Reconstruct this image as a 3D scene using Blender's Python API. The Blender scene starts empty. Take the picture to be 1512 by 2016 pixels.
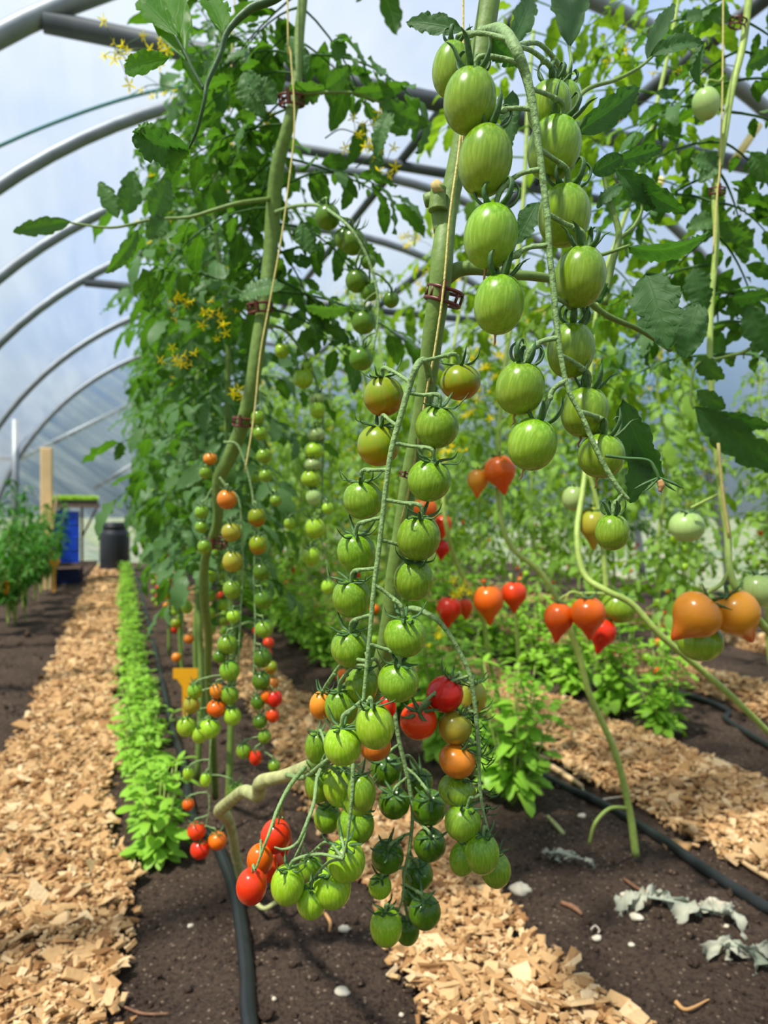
import bpy, math, random
import numpy as np
from mathutils import Vector, Matrix
C = bpy.context.scene.collection
sc = bpy.context.scene
R = random.Random(7)
NR = np.random.default_rng(7)
PI = math.pi

# ------------------------------------------------------------------ camera, sky, sun, exposure
F = 1450.0                      # focal length in pixels of the 1512x2016 frame
H = 0.70                        # lens height above the soil
YAW = math.radians(19.7)        # the camera looks to the right of the tunnel's axis (+Y)
SY, CY = math.sin(YAW), math.cos(YAW)
FW = Vector((SY, CY, 0)); RT = Vector((CY, -SY, 0)); UP = Vector((0, 0, 1))
CAM = Vector((0, 0, H))
cd = bpy.data.cameras.new('camera'); cam = bpy.data.objects.new('camera', cd); C.objects.link(cam)
cam.location = CAM; cam.rotation_euler = (PI/2, 0, -YAW)
cd.sensor_fit = 'VERTICAL'; cd.sensor_height = 36; cd.sensor_width = 27
cd.lens = F/2016*36; cd.clip_start = 0.02; cd.clip_end = 300
cd.dof.use_dof = True; cd.dof.focus_distance = 0.47; cd.dof.aperture_fstop = 9.0
sc.camera = cam
sc.view_settings.view_transform = 'Standard'; sc.view_settings.look = 'None'
sc.view_settings.gamma = 1; sc.view_settings.use_curve_mapping = False
sc.view_settings.exposure = 0.10
sc.cycles.max_bounces = 6; sc.cycles.diffuse_bounces = 3; sc.cycles.glossy_bounces = 2
sc.cycles.transmission_bounces = 4; sc.cycles.transparent_max_bounces = 8
sc.cycles.caustics_reflective = False; sc.cycles.caustics_refractive = False
sc.cycles.use_denoising = True
sc.cycles.sample_clamp_indirect = 4

def nodes_of(idb):
    idb.use_nodes = True; nt = idb.node_tree; nt.nodes.clear(); return nt
def N(nt, typ, inputs=None, **props):
    n = nt.nodes.new(typ)
    for k, v in props.items(): setattr(n, k, v)
    if inputs:
        for k, v in inputs.items():
            s = n.inputs[k]
            if isinstance(v, bpy.types.NodeSocket): nt.links.new(v, s)
            else: s.default_value = v
    return n
def ramp(nt, fac, stops, interp='LINEAR'):
    n = nt.nodes.new('ShaderNodeValToRGB'); nt.links.new(fac, n.inputs[0]); cr = n.color_ramp; cr.interpolation = interp
    while len(cr.elements) < len(stops): cr.elements.new(0.5)
    for e, (p, c) in zip(cr.elements, stops):
        e.position = p; e.color = (*c, 1) if len(c) == 3 else c
    return n.outputs[0]
def mixc(nt, f, a, b, mode='MIX'):
    n = nt.nodes.new('ShaderNodeMix'); n.data_type = 'RGBA'; n.blend_type = mode
    for i, v in ((0, f), (6, a), (7, b)):
        s = n.inputs[i]
        if isinstance(v, bpy.types.NodeSocket): nt.links.new(v, s)
        else: s.default_value = v if i == 0 else (*v[:3], 1)
    return n.outputs[2]
def mth(nt, op, a, b=0.0, c=0.0):
    n = nt.nodes.new('ShaderNodeMath'); n.operation = op
    for i, v in enumerate((a, b, c)):
        if isinstance(v, bpy.types.NodeSocket): nt.links.new(v, n.inputs[i])
        else: n.inputs[i].default_value = v
    return n.outputs[0]
def srgb(r, g, b):
    f = lambda x: (x/255/12.92 if x/255 <= .04045 else ((x/255+.055)/1.055)**2.4)
    return (f(r), f(g), f(b))

w = bpy.data.worlds.new('sky'); sc.world = w; nt = nodes_of(w)
tc = N(nt, 'ShaderNodeTexCoord')
sep = N(nt, 'ShaderNodeSeparateXYZ', {0: tc.outputs['Generated']})
grad = ramp(nt, sep.outputs[2], [(0.0, (.12, .155, .17)), (0.10, (.20, .27, .32)), (0.22, (.42, .52, .62)), (0.40, (.58, .655, .78)), (1.0, (.62, .69, .82))])
nz = N(nt, 'ShaderNodeTexNoise', {'Vector': tc.outputs['Generated'], 'Scale': 2.6, 'Detail': 4.0, 'Roughness': .55})
cl = ramp(nt, nz.outputs[0], [(0.38, (.52, .72, 1.02)), (0.50, (.90, .95, 1.0)), (0.64, (1.12, 1.12, 1.08))])
skyc = mixc(nt, 1.0, grad, cl, 'MULTIPLY')
bg = N(nt, 'ShaderNodeBackground', {0: skyc, 1: 1.0})
N(nt, 'ShaderNodeOutputWorld', {0: bg.outputs[0]})

sd = bpy.data.lights.new('sun', 'SUN'); so = bpy.data.objects.new('sun', sd); C.objects.link(so)
sd.energy = 7.0; sd.angle = math.radians(3.0); sd.color = (1.0, .95, .85)
so.rotation_euler = Vector((-.46, -.20, .86)).to_track_quat('Z', 'Y').to_euler()

# ------------------------------------------------------------------ geometry helpers
def P(px, py, d):
    xc = (px-756)/F; yc = (1008-py)/F
    return CAM + FW*d + RT*(xc*d) + UP*(yc*d)
def G(px, py, z=0.0):
    d = (H-z)*F/(py-1008); return P(px, py, d)
def PL(pts, d):
    """pixel polyline + depth (one number, or one per point) -> world points"""
    ds = d if isinstance(d, (list, tuple)) else [d]*len(pts)
    return [P(x, y, k) for (x, y), k in zip(pts, ds)]
def spline(pts, n=6):
    pts = [np.array(p, float) for p in pts]
    if len(pts) < 3:
        return [pts[0]+(pts[-1]-pts[0])*i/n for i in range(n+1)]
    P0 = [2*pts[0]-pts[1]]+pts+[2*pts[-1]-pts[-2]]
    out = []
    for i in range(1, len(P0)-2):
        a, b, c, d = P0[i-1:i+3]
        for k in range(n):
            t = k/n
            out.append(.5*((2*b)+(c-a)*t+(2*a-5*b+4*c-d)*t*t+(3*b-a-3*c+d)*t**3))
    out.append(pts[-1]); return out
def lerps(vals, n):
    return np.interp(np.linspace(0, 1, n), np.linspace(0, 1, len(vals)), vals)

class MB:
    def __init__(s): s.v = []; s.q = []; s.t = []; s.r = []; s.uv = []; s.n = 0
    def add(s, V, Q=None, T=None, rnd=0.5, uv=None):
        V = np.asarray(V, float).reshape(-1, 3)
        if Q is not None and len(Q): s.q.append(np.asarray(Q, int)+s.n)
        if T is not None and len(T): s.t.append(np.asarray(T, int)+s.n)
        s.v.append(V); s.r.append(np.broadcast_to(np.asarray(rnd, float), (len(V),)))
        s.uv.append(np.zeros((len(V), 2)) if uv is None else np.asarray(uv, float).reshape(-1, 2))
        s.n += len(V); return s
    def tube(s, pts, rad, k=6, sm=5, rnd=.5, flat=1.0, cap=True):
        pts = spline(pts, sm) if sm else [np.array(p, float) for p in pts]
        n = len(pts); rad = lerps(rad if hasattr(rad, '__len__') else [rad, rad], n)
        P_ = np.array(pts); T = np.gradient(P_, axis=0); T /= (np.linalg.norm(T, axis=1)[:, None]+1e-12)
        ref = np.array([0, 0, 1.]) if abs(T[0][2]) < .9 else np.array([1., 0, 0])
        V = np.zeros((n, k, 3)); a = np.arange(k)*2*PI/k
        nrm = np.cross(np.cross(T[0], ref), T[0])
        for i in range(n):
            nrm = nrm-T[i]*nrm.dot(T[i]); nrm /= np.linalg.norm(nrm)+1e-12
            b = np.cross(T[i], nrm)
            V[i] = P_[i]+rad[i]*(np.cos(a)[:, None]*nrm*flat+np.sin(a)[:, None]*b)
        Q = [(i*k+j, i*k+(j+1) % k, (i+1)*k+(j+1) % k, (i+1)*k+j) for i in range(n-1) for j in range(k)]
        vv = V.reshape(-1, 3); Tt = []
        if cap:
            vv = np.vstack([vv, P_[0], P_[-1]]); c0 = n*k; c1 = c0+1
            Tt = [(c0, (j+1) % k, j) for j in range(k)]+[(c1, (n-1)*k+j, (n-1)*k+(j+1) % k) for j in range(k)]
        uv = np.zeros((len(vv), 2)); uv[:n*k, 1] = np.repeat(np.linspace(0, 1, n), k); uv[:, 0] = .5
        return s.add(vv, Q, Tt, rnd, uv)
    def box(s, c, sz, rz=0, M=None, rnd=.5):
        x, y, z = (k/2 for k in sz)
        V = np.array([(i, j, l) for l in (-z, z) for j in (-y, y) for i in (-x, x)], float)
        if rz: V = V@np.array([[math.cos(rz), math.sin(rz), 0], [-math.sin(rz), math.cos(rz), 0], [0, 0, 1]])
        if M is not None: V = V@np.array(M).T
        Q = [(0, 2, 3, 1), (4, 5, 7, 6), (0, 1, 5, 4), (2, 6, 7, 3), (0, 4, 6, 2), (1, 3, 7, 5)]
        return s.add(V+np.array(c), Q, rnd=rnd)
    def lathe(s, prof, k=20, c=(0, 0, 0), rnd=.5):
        n = len(prof); a = np.arange(k)*2*PI/k
        V = np.array([[(r*math.cos(t), r*math.sin(t), z) for t in a] for r, z in prof]).reshape(-1, 3)+np.array(c)
        Q = [(i*k+j, i*k+(j+1) % k, (i+1)*k+(j+1) % k, (i+1)*k+j) for i in range(n-1) for j in range(k)]
        return s.add(V, Q, rnd=rnd)
    def mesh(s, name, mat, smooth=True):
        me = bpy.data.meshes.new(name)
        V = np.vstack(s.v) if s.v else np.zeros((0, 3))
        Q = np.vstack(s.q) if s.q else np.zeros((0, 4), int)
        T = np.vstack(s.t) if s.t else np.zeros((0, 3), int)
        loops = np.concatenate([Q.ravel(), T.ravel()]).astype(np.int32)
        nq, ntr = len(Q), len(T)
        me.vertices.add(len(V)); me.vertices.foreach_set('co', V.ravel())
        me.loops.add(len(loops)); me.loops.foreach_set('vertex_index', loops)
        me.polygons.add(nq+ntr)
        st = np.concatenate([np.arange(nq)*4, nq*4+np.arange(ntr)*3]).astype(np.int32)
        me.polygons.foreach_set('loop_start', st)
        me.polygons.foreach_set('use_smooth', np.full(nq+ntr, smooth, bool))
        me.update(calc_edges=True)
        at = me.attributes.new('rnd', 'FLOAT', 'POINT'); at.data.foreach_set('value', np.concatenate(s.r).astype(np.float32))
        uvl = me.uv_layers.new(name='UVMap'); UV = np.vstack(s.uv)[loops]; uvl.data.foreach_set('uv', UV.ravel().astype(np.float32))
        me.materials.append(mat); return me
    def build(s, name, mat, parent=None, smooth=True, origin=None):
        if origin is not None:
            s.v = [v-np.array(origin) for v in s.v]
        o = bpy.data.objects.new(name, s.mesh(name, mat, smooth)); C.objects.link(o)
        if parent is not None: o.parent = parent
        if origin is not None: o.location = origin
        return o
def tag(o, label=None, cat=None, group=None, kind=None):
    for k, v in (('label', label), ('category', cat), ('group', group), ('kind', kind)):
        if v: o[k] = v
    return o
def empty(name, loc, label, cat, group=None, rz=0):
    o = bpy.data.objects.new(name, None); C.objects.link(o); o.location = loc; o.rotation_euler.z = rz
    o.empty_display_size = .02
    return tag(o, label, cat, group)
KIDS = {}
def copy_tree(o, parent=None, depth=0):
    c = o.copy(); C.objects.link(c)
    if parent is not None: c.parent = parent
    for ch in o.children: copy_tree(ch, c, depth+1)
    return c

# ------------------------------------------------------------------ materials
def bsdf(nt, **kw):
    n = nt.nodes.new('ShaderNodeBsdfPrincipled')
    names = dict(color='Base Color', rough='Roughness', metal='Metallic', spec='Specular IOR Level', coat='Coat Weight', coatr='Coat Roughness', normal='Normal', sss='Subsurface Weight')
    for k, v in kw.items():
        s = n.inputs[names[k]]
        if isinstance(v, bpy.types.NodeSocket): nt.links.new(v, s)
        else: s.default_value = (*v, 1) if k == 'color' else v
    return n.outputs[0]
def newmat(name):
    m = bpy.data.materials.new(name); return m, nodes_of(m)
def out(nt, sh): N(nt, 'ShaderNodeOutputMaterial', {0: sh})
def plain(name, col, rough=.5, metal=0., noise=.15, scale=30., bump=0.0):
    m, nt = newmat(name); tc = N(nt, 'ShaderNodeTexCoord')
    nz = N(nt, 'ShaderNodeTexNoise', {'Vector': tc.outputs['Object'], 'Scale': scale, 'Detail': 3.0})
    lo = tuple(c*(1-noise) for c in col); hi = tuple(min(1, c*(1+noise)) for c in col)
    c = ramp(nt, nz.outputs[0], [(.3, lo), (.7, hi)])
    kw = {}
    if bump:
        kw['normal'] = N(nt, 'ShaderNodeBump', {'Height': nz.outputs[0], 'Strength': bump, 'Distance': .002}).outputs[0]
    out(nt, bsdf(nt, color=c, rough=rough, metal=metal, **kw)); return m
def leafmat(name, dark, light, under, trans, tmix=.38, rough=.42, vein=.5):
    m, nt = newmat(name)
    at = N(nt, 'ShaderNodeAttribute', attribute_name='rnd')
    c = mixc(nt, at.outputs['Fac'], dark, light)
    uv = N(nt, 'ShaderNodeUVMap', uv_map='UVMap'); sp = N(nt, 'ShaderNodeSeparateXYZ', {0: uv.outputs[0]})
    au = mth(nt, 'ABSOLUTE', sp.outputs[0])
    mid = mth(nt, 'SUBTRACT', 1.0, mth(nt, 'MULTIPLY', au, 14.0)); mid = mth(nt, 'MAXIMUM', mid, 0.0)
    fr = mth(nt, 'FRACT', mth(nt, 'SUBTRACT', mth(nt, 'MULTIPLY', sp.outputs[1], 7.0), mth(nt, 'MULTIPLY', au, 1.6)))
    side = mth(nt, 'MAXIMUM', mth(nt, 'SUBTRACT', 1.0, mth(nt, 'MULTIPLY', mth(nt, 'ABSOLUTE', mth(nt, 'SUBTRACT', fr, .5)), 12.0)), 0.0)
    v = mth(nt, 'MAXIMUM', mid, mth(nt, 'MULTIPLY', side, .6))
    geo = N(nt, 'ShaderNodeNewGeometry')
    nz = N(nt, 'ShaderNodeTexNoise', {'Vector': geo.outputs['Position'], 'Scale': 140.0, 'Detail': 2.0})
    c = mixc(nt, mth(nt, 'MULTIPLY', nz.outputs[0], .25), c, tuple(x*.6 for x in dark))
    c = mixc(nt, mth(nt, 'MULTIPLY', v, vein), c, tuple(min(1, x*1.7+.03) for x in light))
    c2 = mixc(nt, geo.outputs['Backfacing'], c, mixc(nt, mth(nt, 'MULTIPLY', v, .4), under, light))
    hgt = mth(nt, 'ADD', mth(nt, 'MULTIPLY', v, -1.0), mth(nt, 'MULTIPLY', nz.outputs[0], .5))
    bp = N(nt, 'ShaderNodeBump', {'Height': hgt, 'Strength': .35, 'Distance': .001})
    pr = bsdf(nt, color=c2, rough=rough, spec=.22, normal=bp.outputs[0])
    tr = N(nt, 'ShaderNodeBsdfTranslucent', {0: mixc(nt, mth(nt, 'MULTIPLY', v, .5), mixc(nt, .35, trans, c), tuple(min(1, x*1.5) for x in trans))})
    out(nt, N(nt, 'ShaderNodeMixShader', {0: tmix, 1: pr, 2: tr.outputs[0]}).outputs[0]); return m
M = {}
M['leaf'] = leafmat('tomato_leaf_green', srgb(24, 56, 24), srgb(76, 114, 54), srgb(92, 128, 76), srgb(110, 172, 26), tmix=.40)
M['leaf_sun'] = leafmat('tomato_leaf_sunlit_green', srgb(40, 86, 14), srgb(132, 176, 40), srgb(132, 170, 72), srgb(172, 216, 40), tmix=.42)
M['leaf_thin'] = leafmat('tomato_leaf_thin_young', srgb(46, 98, 14), srgb(92, 144, 30), srgb(84, 134, 34), srgb(122, 186, 16), tmix=.55, vein=.5)
M['leaf_near'] = leafmat('tomato_leaf_deep_green', srgb(28, 62, 30), srgb(66, 106, 58), srgb(74, 108, 64), srgb(92, 158, 24), rough=.55, vein=.5)
M['basil'] = leafmat('basil_leaf_green', srgb(84, 150, 20), srgb(164, 218, 54), srgb(150, 200, 70), srgb(176, 230, 36), rough=.36, vein=.25)
M['pepper_leaf'] = leafmat('pepper_leaf_green', srgb(22, 70, 14), srgb(66, 126, 30), srgb(76, 132, 44), srgb(80, 160, 20), rough=.5, vein=.2)
M['dry_leaf'] = leafmat('dried_leaf_grey', srgb(140, 150, 128), srgb(196, 204, 186), srgb(180, 180, 160), srgb(190, 190, 160), tmix=.15, rough=.8, vein=.3)
M['stem'] = plain('stem_green', srgb(110, 136, 60), .55, scale=120, bump=.4)
M['stem_dark'] = plain('stem_dark_green', srgb(58, 92, 44), .5, scale=120, bump=.4)
M['stem_pale'] = plain('stem_pale_green', srgb(160, 182, 88), .55, scale=90, bump=.3)
M['stem_old'] = plain('stem_woody_tan', srgb(172, 174, 116), .7, noise=.3, scale=70, bump=.6)
M['truss'] = plain('truss_stem_green', srgb(126, 154, 94), .65, noise=.25, scale=260, bump=.9)
M['calyx'] = plain('calyx_green', srgb(66, 102, 50), .6, noise=.3, scale=8)
M['cut'] = plain('cut_stem_end', srgb(196, 172, 110), .8)
M['clip'] = plain('clip_brown', srgb(98, 46, 36), .4)
M['twine'] = plain('twine_straw', srgb(212, 196, 120), .8, scale=400, bump=.5)
M['husk'] = plain('dried_style_tan', srgb(186, 140, 88), .8)
m, nt = newmat('petal_yellow')
out(nt, N(nt, 'ShaderNodeMixShader', {0: .5, 1: bsdf(nt, color=srgb(255, 232, 24), rough=.5), 2: N(nt, 'ShaderNodeBsdfTranslucent', {0: (*srgb(255, 240, 30), 1)}).outputs[0]}).outputs[0]); M['petal'] = m
M['steel'] = plain('galvanised_steel', srgb(128, 134, 140), .5, metal=.5, noise=.12, scale=14)
M['steel_dark'] = plain('weathered_steel', srgb(70, 77, 82), .55, metal=.3, noise=.15, scale=14)
M['hose'] = plain('hose_black', srgb(30, 33, 34), .42)
M['wood'] = plain('pine_wood', srgb(226, 190, 140), .7, noise=.12, scale=6)
M['crate'] = plain('crate_blue', srgb(40, 96, 240), .4, noise=.05)
M['crate_dark'] = plain('crate_dark_blue', srgb(12, 30, 92), .45, noise=.05)
M['barrel'] = plain('barrel_black', srgb(34, 37, 44), .4, noise=.08)
M['rust'] = plain('rusty_mesh', srgb(120, 100, 88), .7, metal=.2, noise=.3)
M['tray'] = plain('tray_black', srgb(38, 36, 34), .6)
M['tag'] = plain('tag_yellow', srgb(238, 168, 22), .45, noise=.04)
M['seedling'] = leafmat('seedling_green', srgb(130, 190, 30), srgb(190, 225, 60), srgb(170, 210, 70), srgb(200, 235, 70), vein=0)
M['stone'] = plain('stone_pale', srgb(204, 194, 172), .8, noise=.15, scale=60)
M['twig'] = plain('twig_brown', srgb(120, 84, 60), .8, noise=.3, scale=90, bump=.6)
M['bamboo'] = plain('stick_pale_yellow', srgb(236, 214, 140), .6)

def skin(name, top, bot, streak, smix=.5, zmid=0.0, zw=.9):
    """top / bot: colour near the stalk and at the blossom end; streak: pale lines running from stalk to tip"""
    m, nt = newmat(name); tc = N(nt, 'ShaderNodeTexCoord')
    mp = N(nt, 'ShaderNodeMapping', {'Vector': tc.outputs['Object'], 'Scale': (9.0, 9.0, .8)})
    oi = N(nt, 'ShaderNodeObjectInfo')
    off = N(nt, 'ShaderNodeVectorMath', {0: mp.outputs[0], 1: oi.outputs['Random']}, operation='ADD')
    nz = N(nt, 'ShaderNodeTexNoise', {'Vector': off.outputs[0], 'Scale': 1.0, 'Detail': 3.0, 'Roughness': .6})
    sp = N(nt, 'ShaderNodeSeparateXYZ', {0: tc.outputs['Object']})
    nb = N(nt, 'ShaderNodeTexNoise', {'Vector': tc.outputs['Object'], 'Scale': 1.3})
    zz = mth(nt, 'ADD', sp.outputs[2], mth(nt, 'MULTIPLY', mth(nt, 'SUBTRACT', nb.outputs[0], .5), .9))
    f = N(nt, 'ShaderNodeMapRange', {'Value': zz, 'From Min': zmid-zw, 'From Max': zmid+zw}).outputs[0]
    c = mixc(nt, f, bot, top)
    sf = ramp(nt, nz.outputs[0], [(.44, (0, 0, 0)), (.68, (1, 1, 1))])
    c = mixc(nt, mth(nt, 'MULTIPLY', sf, smix), c, streak)
    hs = N(nt, 'ShaderNodeHueSaturation', {'Color': c, 'Value': mth(nt, 'MULTIPLY_ADD', oi.outputs['Random'], .25, .88), 'Hue': mth(nt, 'MULTIPLY_ADD', oi.outputs['Random'], .012, .494)})
    pr = bsdf(nt, color=hs.outputs[0], rough=.27, spec=.42, coat=.18, coatr=.08)
    tr = N(nt, 'ShaderNodeBsdfTranslucent', {0: hs.outputs[0]})
    out(nt, N(nt, 'ShaderNodeMixShader', {0: .12, 1: pr, 2: tr.outputs[0]}).outputs[0]); return m
SK = {
 'g': skin('skin_striped_green', srgb(104, 154, 16), srgb(150, 172, 48), srgb(172, 206, 70), .55),
 'gl': skin('skin_light_green', srgb(140, 188, 18), srgb(168, 202, 42), srgb(204, 226, 92), .55),
 'gd': skin('skin_dark_green', srgb(64, 106, 14), srgb(116, 152, 30), srgb(124, 160, 44), .35),
 'go': skin('skin_green_turning_orange', srgb(132, 158, 20), srgb(212, 120, 22), srgb(190, 160, 36), .3, -.35, .5),
 'ol': skin('skin_olive_yellow', srgb(150, 158, 42), srgb(190, 150, 46), srgb(178, 176, 72), .3),
 'o': skin('skin_orange', srgb(226, 140, 34), srgb(222, 112, 32), srgb(234, 160, 60), .25),
 'oy': skin('skin_yellow_orange', srgb(226, 146, 36), srgb(224, 84, 28), srgb(230, 158, 60), .2, -.85, .4),
 'or': skin('skin_orange_red', srgb(242, 118, 18), srgb(236, 84, 14), srgb(244, 130, 34), .2),
 'r': skin('skin_red', srgb(236, 58, 20), srgb(226, 44, 18), srgb(240, 76, 34), .2),
 'p': skin('skin_pale_green', srgb(150, 180, 96), srgb(184, 204, 130), srgb(196, 214, 140), .3),
 'y': skin('skin_ripe_pepper_yellow', srgb(230, 180, 30), srgb(236, 170, 20), srgb(240, 190, 40), .1),
}
RIPE = {'go': 'tomato turning from green to orange', 'o': 'orange tomato', 'or': 'orange-red tomato', 'oy': 'yellow-orange pointed tomato', 'r': 'ripe red tomato', 'ol': 'olive yellow tomato'}

# film: milky sheet that lets most of the light straight through and scatters the rest
def film(name, clear=.76, bump=.0):
    m, nt = newmat(name); tc = N(nt, 'ShaderNodeTexCoord')
    mp = N(nt, 'ShaderNodeMapping', {'Vector': tc.outputs['Object'], 'Rotation': (0, .62, 0), 'Scale': (3.2, 4.0, .36)}, vector_type='TEXTURE')
    nz = N(nt, 'ShaderNodeTexNoise', {'Vector': mp.outputs[0], 'Scale': 2.2, 'Detail': 4.0})
    bp = N(nt, 'ShaderNodeBump', {'Height': nz.outputs[0], 'Strength': bump, 'Distance': .12})
    tr = N(nt, 'ShaderNodeBsdfTransparent', {0: (.96, .98, 1.0, 1)})
    tl = N(nt, 'ShaderNodeBsdfTranslucent', {0: (.86, .90, .95, 1), 'Normal': bp.outputs[0]})
    df = N(nt, 'ShaderNodeBsdfDiffuse', {0: (.80, .84, .88, 1), 'Normal': bp.outputs[0]})
    gl = N(nt, 'ShaderNodeBsdfGlossy', {0: (.9, .95, 1, 1), 'Roughness': .25, 'Normal': bp.outputs[0]})
    s = N(nt, 'ShaderNodeMixShader', {0: .35, 1: tl.outputs[0], 2: df.outputs[0]})
    s = N(nt, 'ShaderNodeMixShader', {0: .12, 1: s.outputs[0], 2: gl.outputs[0]})
    var = mth(nt, 'MAXIMUM', mth(nt, 'MULTIPLY_ADD', ramp(nt, nz.outputs[0], [(.36, (0, 0, 0)), (.64, (1, 1, 1))]), .60 if bump else .08, clear-(.36 if bump else .04)), 0.0)
    out(nt, N(nt, 'ShaderNodeMixShader', {0: var, 1: s.outputs[0], 2: tr.outputs[0]}).outputs[0]); return m
M['film'] = film('tunnel_film'); M['film_end'] = film('tunnel_film_wrinkled', .74, .9)

m, nt = newmat('dark_soil'); tc = N(nt, 'ShaderNodeTexCoord')
n1 = N(nt, 'ShaderNodeTexNoise', {'Vector': tc.outputs['Object'], 'Scale': 5.0, 'Detail': 5.0})
n2 = N(nt, 'ShaderNodeTexNoise', {'Vector': tc.outputs['Object'], 'Scale': 120.0, 'Detail': 6.0, 'Roughness': .75})
vz = N(nt, 'ShaderNodeTexVoronoi', {'Vector': tc.outputs['Object'], 'Scale': 170.0})
c = mixc(nt, ramp(nt, n1.outputs[0], [(.3, (0, 0, 0)), (.7, (1, 1, 1))]), srgb(60, 47, 40), srgb(92, 75, 63))
c = mixc(nt, ramp(nt, n2.outputs[0], [(.40, (0, 0, 0)), (.75, (1, 1, 1))]), c, srgb(112, 92, 76))
c = mixc(nt, ramp(nt, n2.outputs[0], [(.30, (1, 1, 1)), (.48, (0, 0, 0))]), c, srgb(38, 30, 26))
v3 = N(nt, 'ShaderNodeTexVoronoi', {'Vector': tc.outputs['Object'], 'Scale': 75.0})
c = mixc(nt, ramp(nt, v3.outputs['Distance'], [(.13, (1, 1, 1)), (.22, (0, 0, 0))]), c, srgb(158, 138, 116))
hh = mth(nt, 'ADD', mth(nt, 'MULTIPLY', n2.outputs[0], 1.2), mth(nt, 'MULTIPLY', vz.outputs[0], .5))
bp = N(nt, 'ShaderNodeBump', {'Height': hh, 'Strength': 1.0, 'Distance': .010})
out(nt, bsdf(nt, color=c, rough=.95, spec=.2, normal=bp.outputs[0])); M['soil'] = m

def chipmat(name, flat):
    m, nt = newmat(name)
    if flat:
        tc = N(nt, 'ShaderNodeTexCoord')
        vz = N(nt, 'ShaderNodeTexVoronoi', {'Vector': tc.outputs['Object'], 'Scale': 60.0})
        f = vz.outputs['Color']; sp = N(nt, 'ShaderNodeSeparateXYZ', {0: f}); f = sp.outputs[0]
    else:
        f = N(nt, 'ShaderNodeAttribute', attribute_name='rnd').outputs['Fac']
    c = ramp(nt, f, [(0, srgb(92, 62, 38)), (.18, srgb(142, 102, 62)), (.45, srgb(184, 144, 96)), (.78, srgb(206, 170, 120)), (1, srgb(232, 206, 162))])
    if flat: c = mixc(nt, .6, c, srgb(88, 60, 36))
    tc = N(nt, 'ShaderNodeTexCoord')
    nz = N(nt, 'ShaderNodeTexNoise', {'Vector': tc.outputs['Object'], 'Scale': 160.0, 'Detail': 3.0})
    c = mixc(nt, mth(nt, 'MULTIPLY', nz.outputs[0], .35), c, srgb(150, 104, 62))
    bp = N(nt, 'ShaderNodeBump', {'Height': nz.outputs[0], 'Strength': .5, 'Distance': .003})
    out(nt, bsdf(nt, color=c, rough=.8, spec=.25, normal=bp.outputs[0])); return m
M['chip'] = chipmat('wood_chip', False); M['chip_bed'] = chipmat('wood_chip_litter', True)
m, nt = newmat('rough_grass'); tc = N(nt, 'ShaderNodeTexCoord')
nz = N(nt, 'ShaderNodeTexNoise', {'Vector': tc.outputs['Object'], 'Scale': 1.2, 'Detail': 5.0})
out(nt, bsdf(nt, color=ramp(nt, nz.outputs[0], [(.35, srgb(96, 120, 66)), (.55, srgb(140, 146, 104)), (.7, srgb(176, 158, 140))]), rough=.9)); M['outside'] = m

# ------------------------------------------------------------------ the setting
def vnoise(x, y, f, seed):
    g = np.random.default_rng(seed).random((128, 128))
    X = x*f; Y = y*f; xi = np.floor(X).astype(int); yi = np.floor(Y).astype(int); u = X-xi; v = Y-yi
    u = u*u*(3-2*u); v = v*v*(3-2*v); a = lambda i, j: g[(xi+i) % 128, (yi+j) % 128]
    return (a(0, 0)*(1-u)+a(1, 0)*u)*(1-v)+(a(0, 1)*(1-u)+a(1, 1)*u)*v-.5
PATHS = [(-.30, .0, 11), (.43, .66, 12), (1.18, 1.58, 13), (2.15, 2.50, 14), (3.1, 3.45, 15)]
def soil_z(x, y):
    x = np.asarray(x, float); y = np.asarray(y, float)
    z = vnoise(x, y, 3, 1)*.035+vnoise(x, y, 11, 2)*.016+vnoise(x, y, 40, 3)*.011+vnoise(x, y, 90, 4)*.006
    for a, b, s in PATHS:
        c, hw = (a+b)/2, (b-a)/2
        z = z-.018*np.clip(1.6-np.abs(x-c)/hw*1.0, 0, 1)*(np.abs(x-c) < hw*1.6)
    return z-.012
xs = np.concatenate([np.linspace(-1.69, -.8, 30), np.arange(-.78, 2.4, .0125), np.linspace(2.42, 5.13, 90)])
ys = np.concatenate([np.linspace(-1.95, .45, 20), np.geomspace(.5, 10.8, 330)])
X, Y = np.meshgrid(xs, ys)
V = np.stack([X, Y, soil_z(X, Y)], -1).reshape(-1, 3); nx = len(xs)
i = np.arange(len(ys)-1)[:, None]*nx+np.arange(nx-1)[None, :]
Q = np.stack([i, i+1, i+1+nx, i+nx], -1).reshape(-1, 4)
tag(MB().add(V, Q).build('floor', M['soil']), 'dark crumbly soil of the planting beds', kind='structure')
def path_edges(a, b, s, y):
    return a+vnoise(y, y*0+s, 4, s)*.05+vnoise(y, y*0+s, 17, s+40)*.03, b+vnoise(y, y*0+s+3, 4, s+20)*.06+vnoise(y, y*0+s, 15, s+60)*.03
def path_top(x, y, a, b):
    c, hw = (a+b)/2, (b-a)/2
    return -.004+.010*np.clip(1-((x-c)/hw)**2, -1, 1)+vnoise(x, y, 9, 9)*.014
for a, b, s in PATHS:
    y = np.geomspace(.55, 10.6, 160); e0, e1 = path_edges(a, b, s, y); k = 10
    u = np.linspace(0, 1, k); xx = e0[:, None]+(e1-e0)[:, None]*u; yy = np.repeat(y[:, None], k, 1)
    zz = path_top(xx, yy, a, b)-.006; zz[:, 0] = -.05; zz[:, -1] = -.05
    i = np.arange(len(y)-1)[:, None]*k+np.arange(k-1)[None, :]
    tag(MB().add(np.stack([xx, yy, zz], -1).reshape(-1, 3), np.stack([i, i+1, i+1+k, i+k], -1).reshape(-1, 4)).build('path', M['chip_bed']), 'path between the beds', kind='structure')
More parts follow.
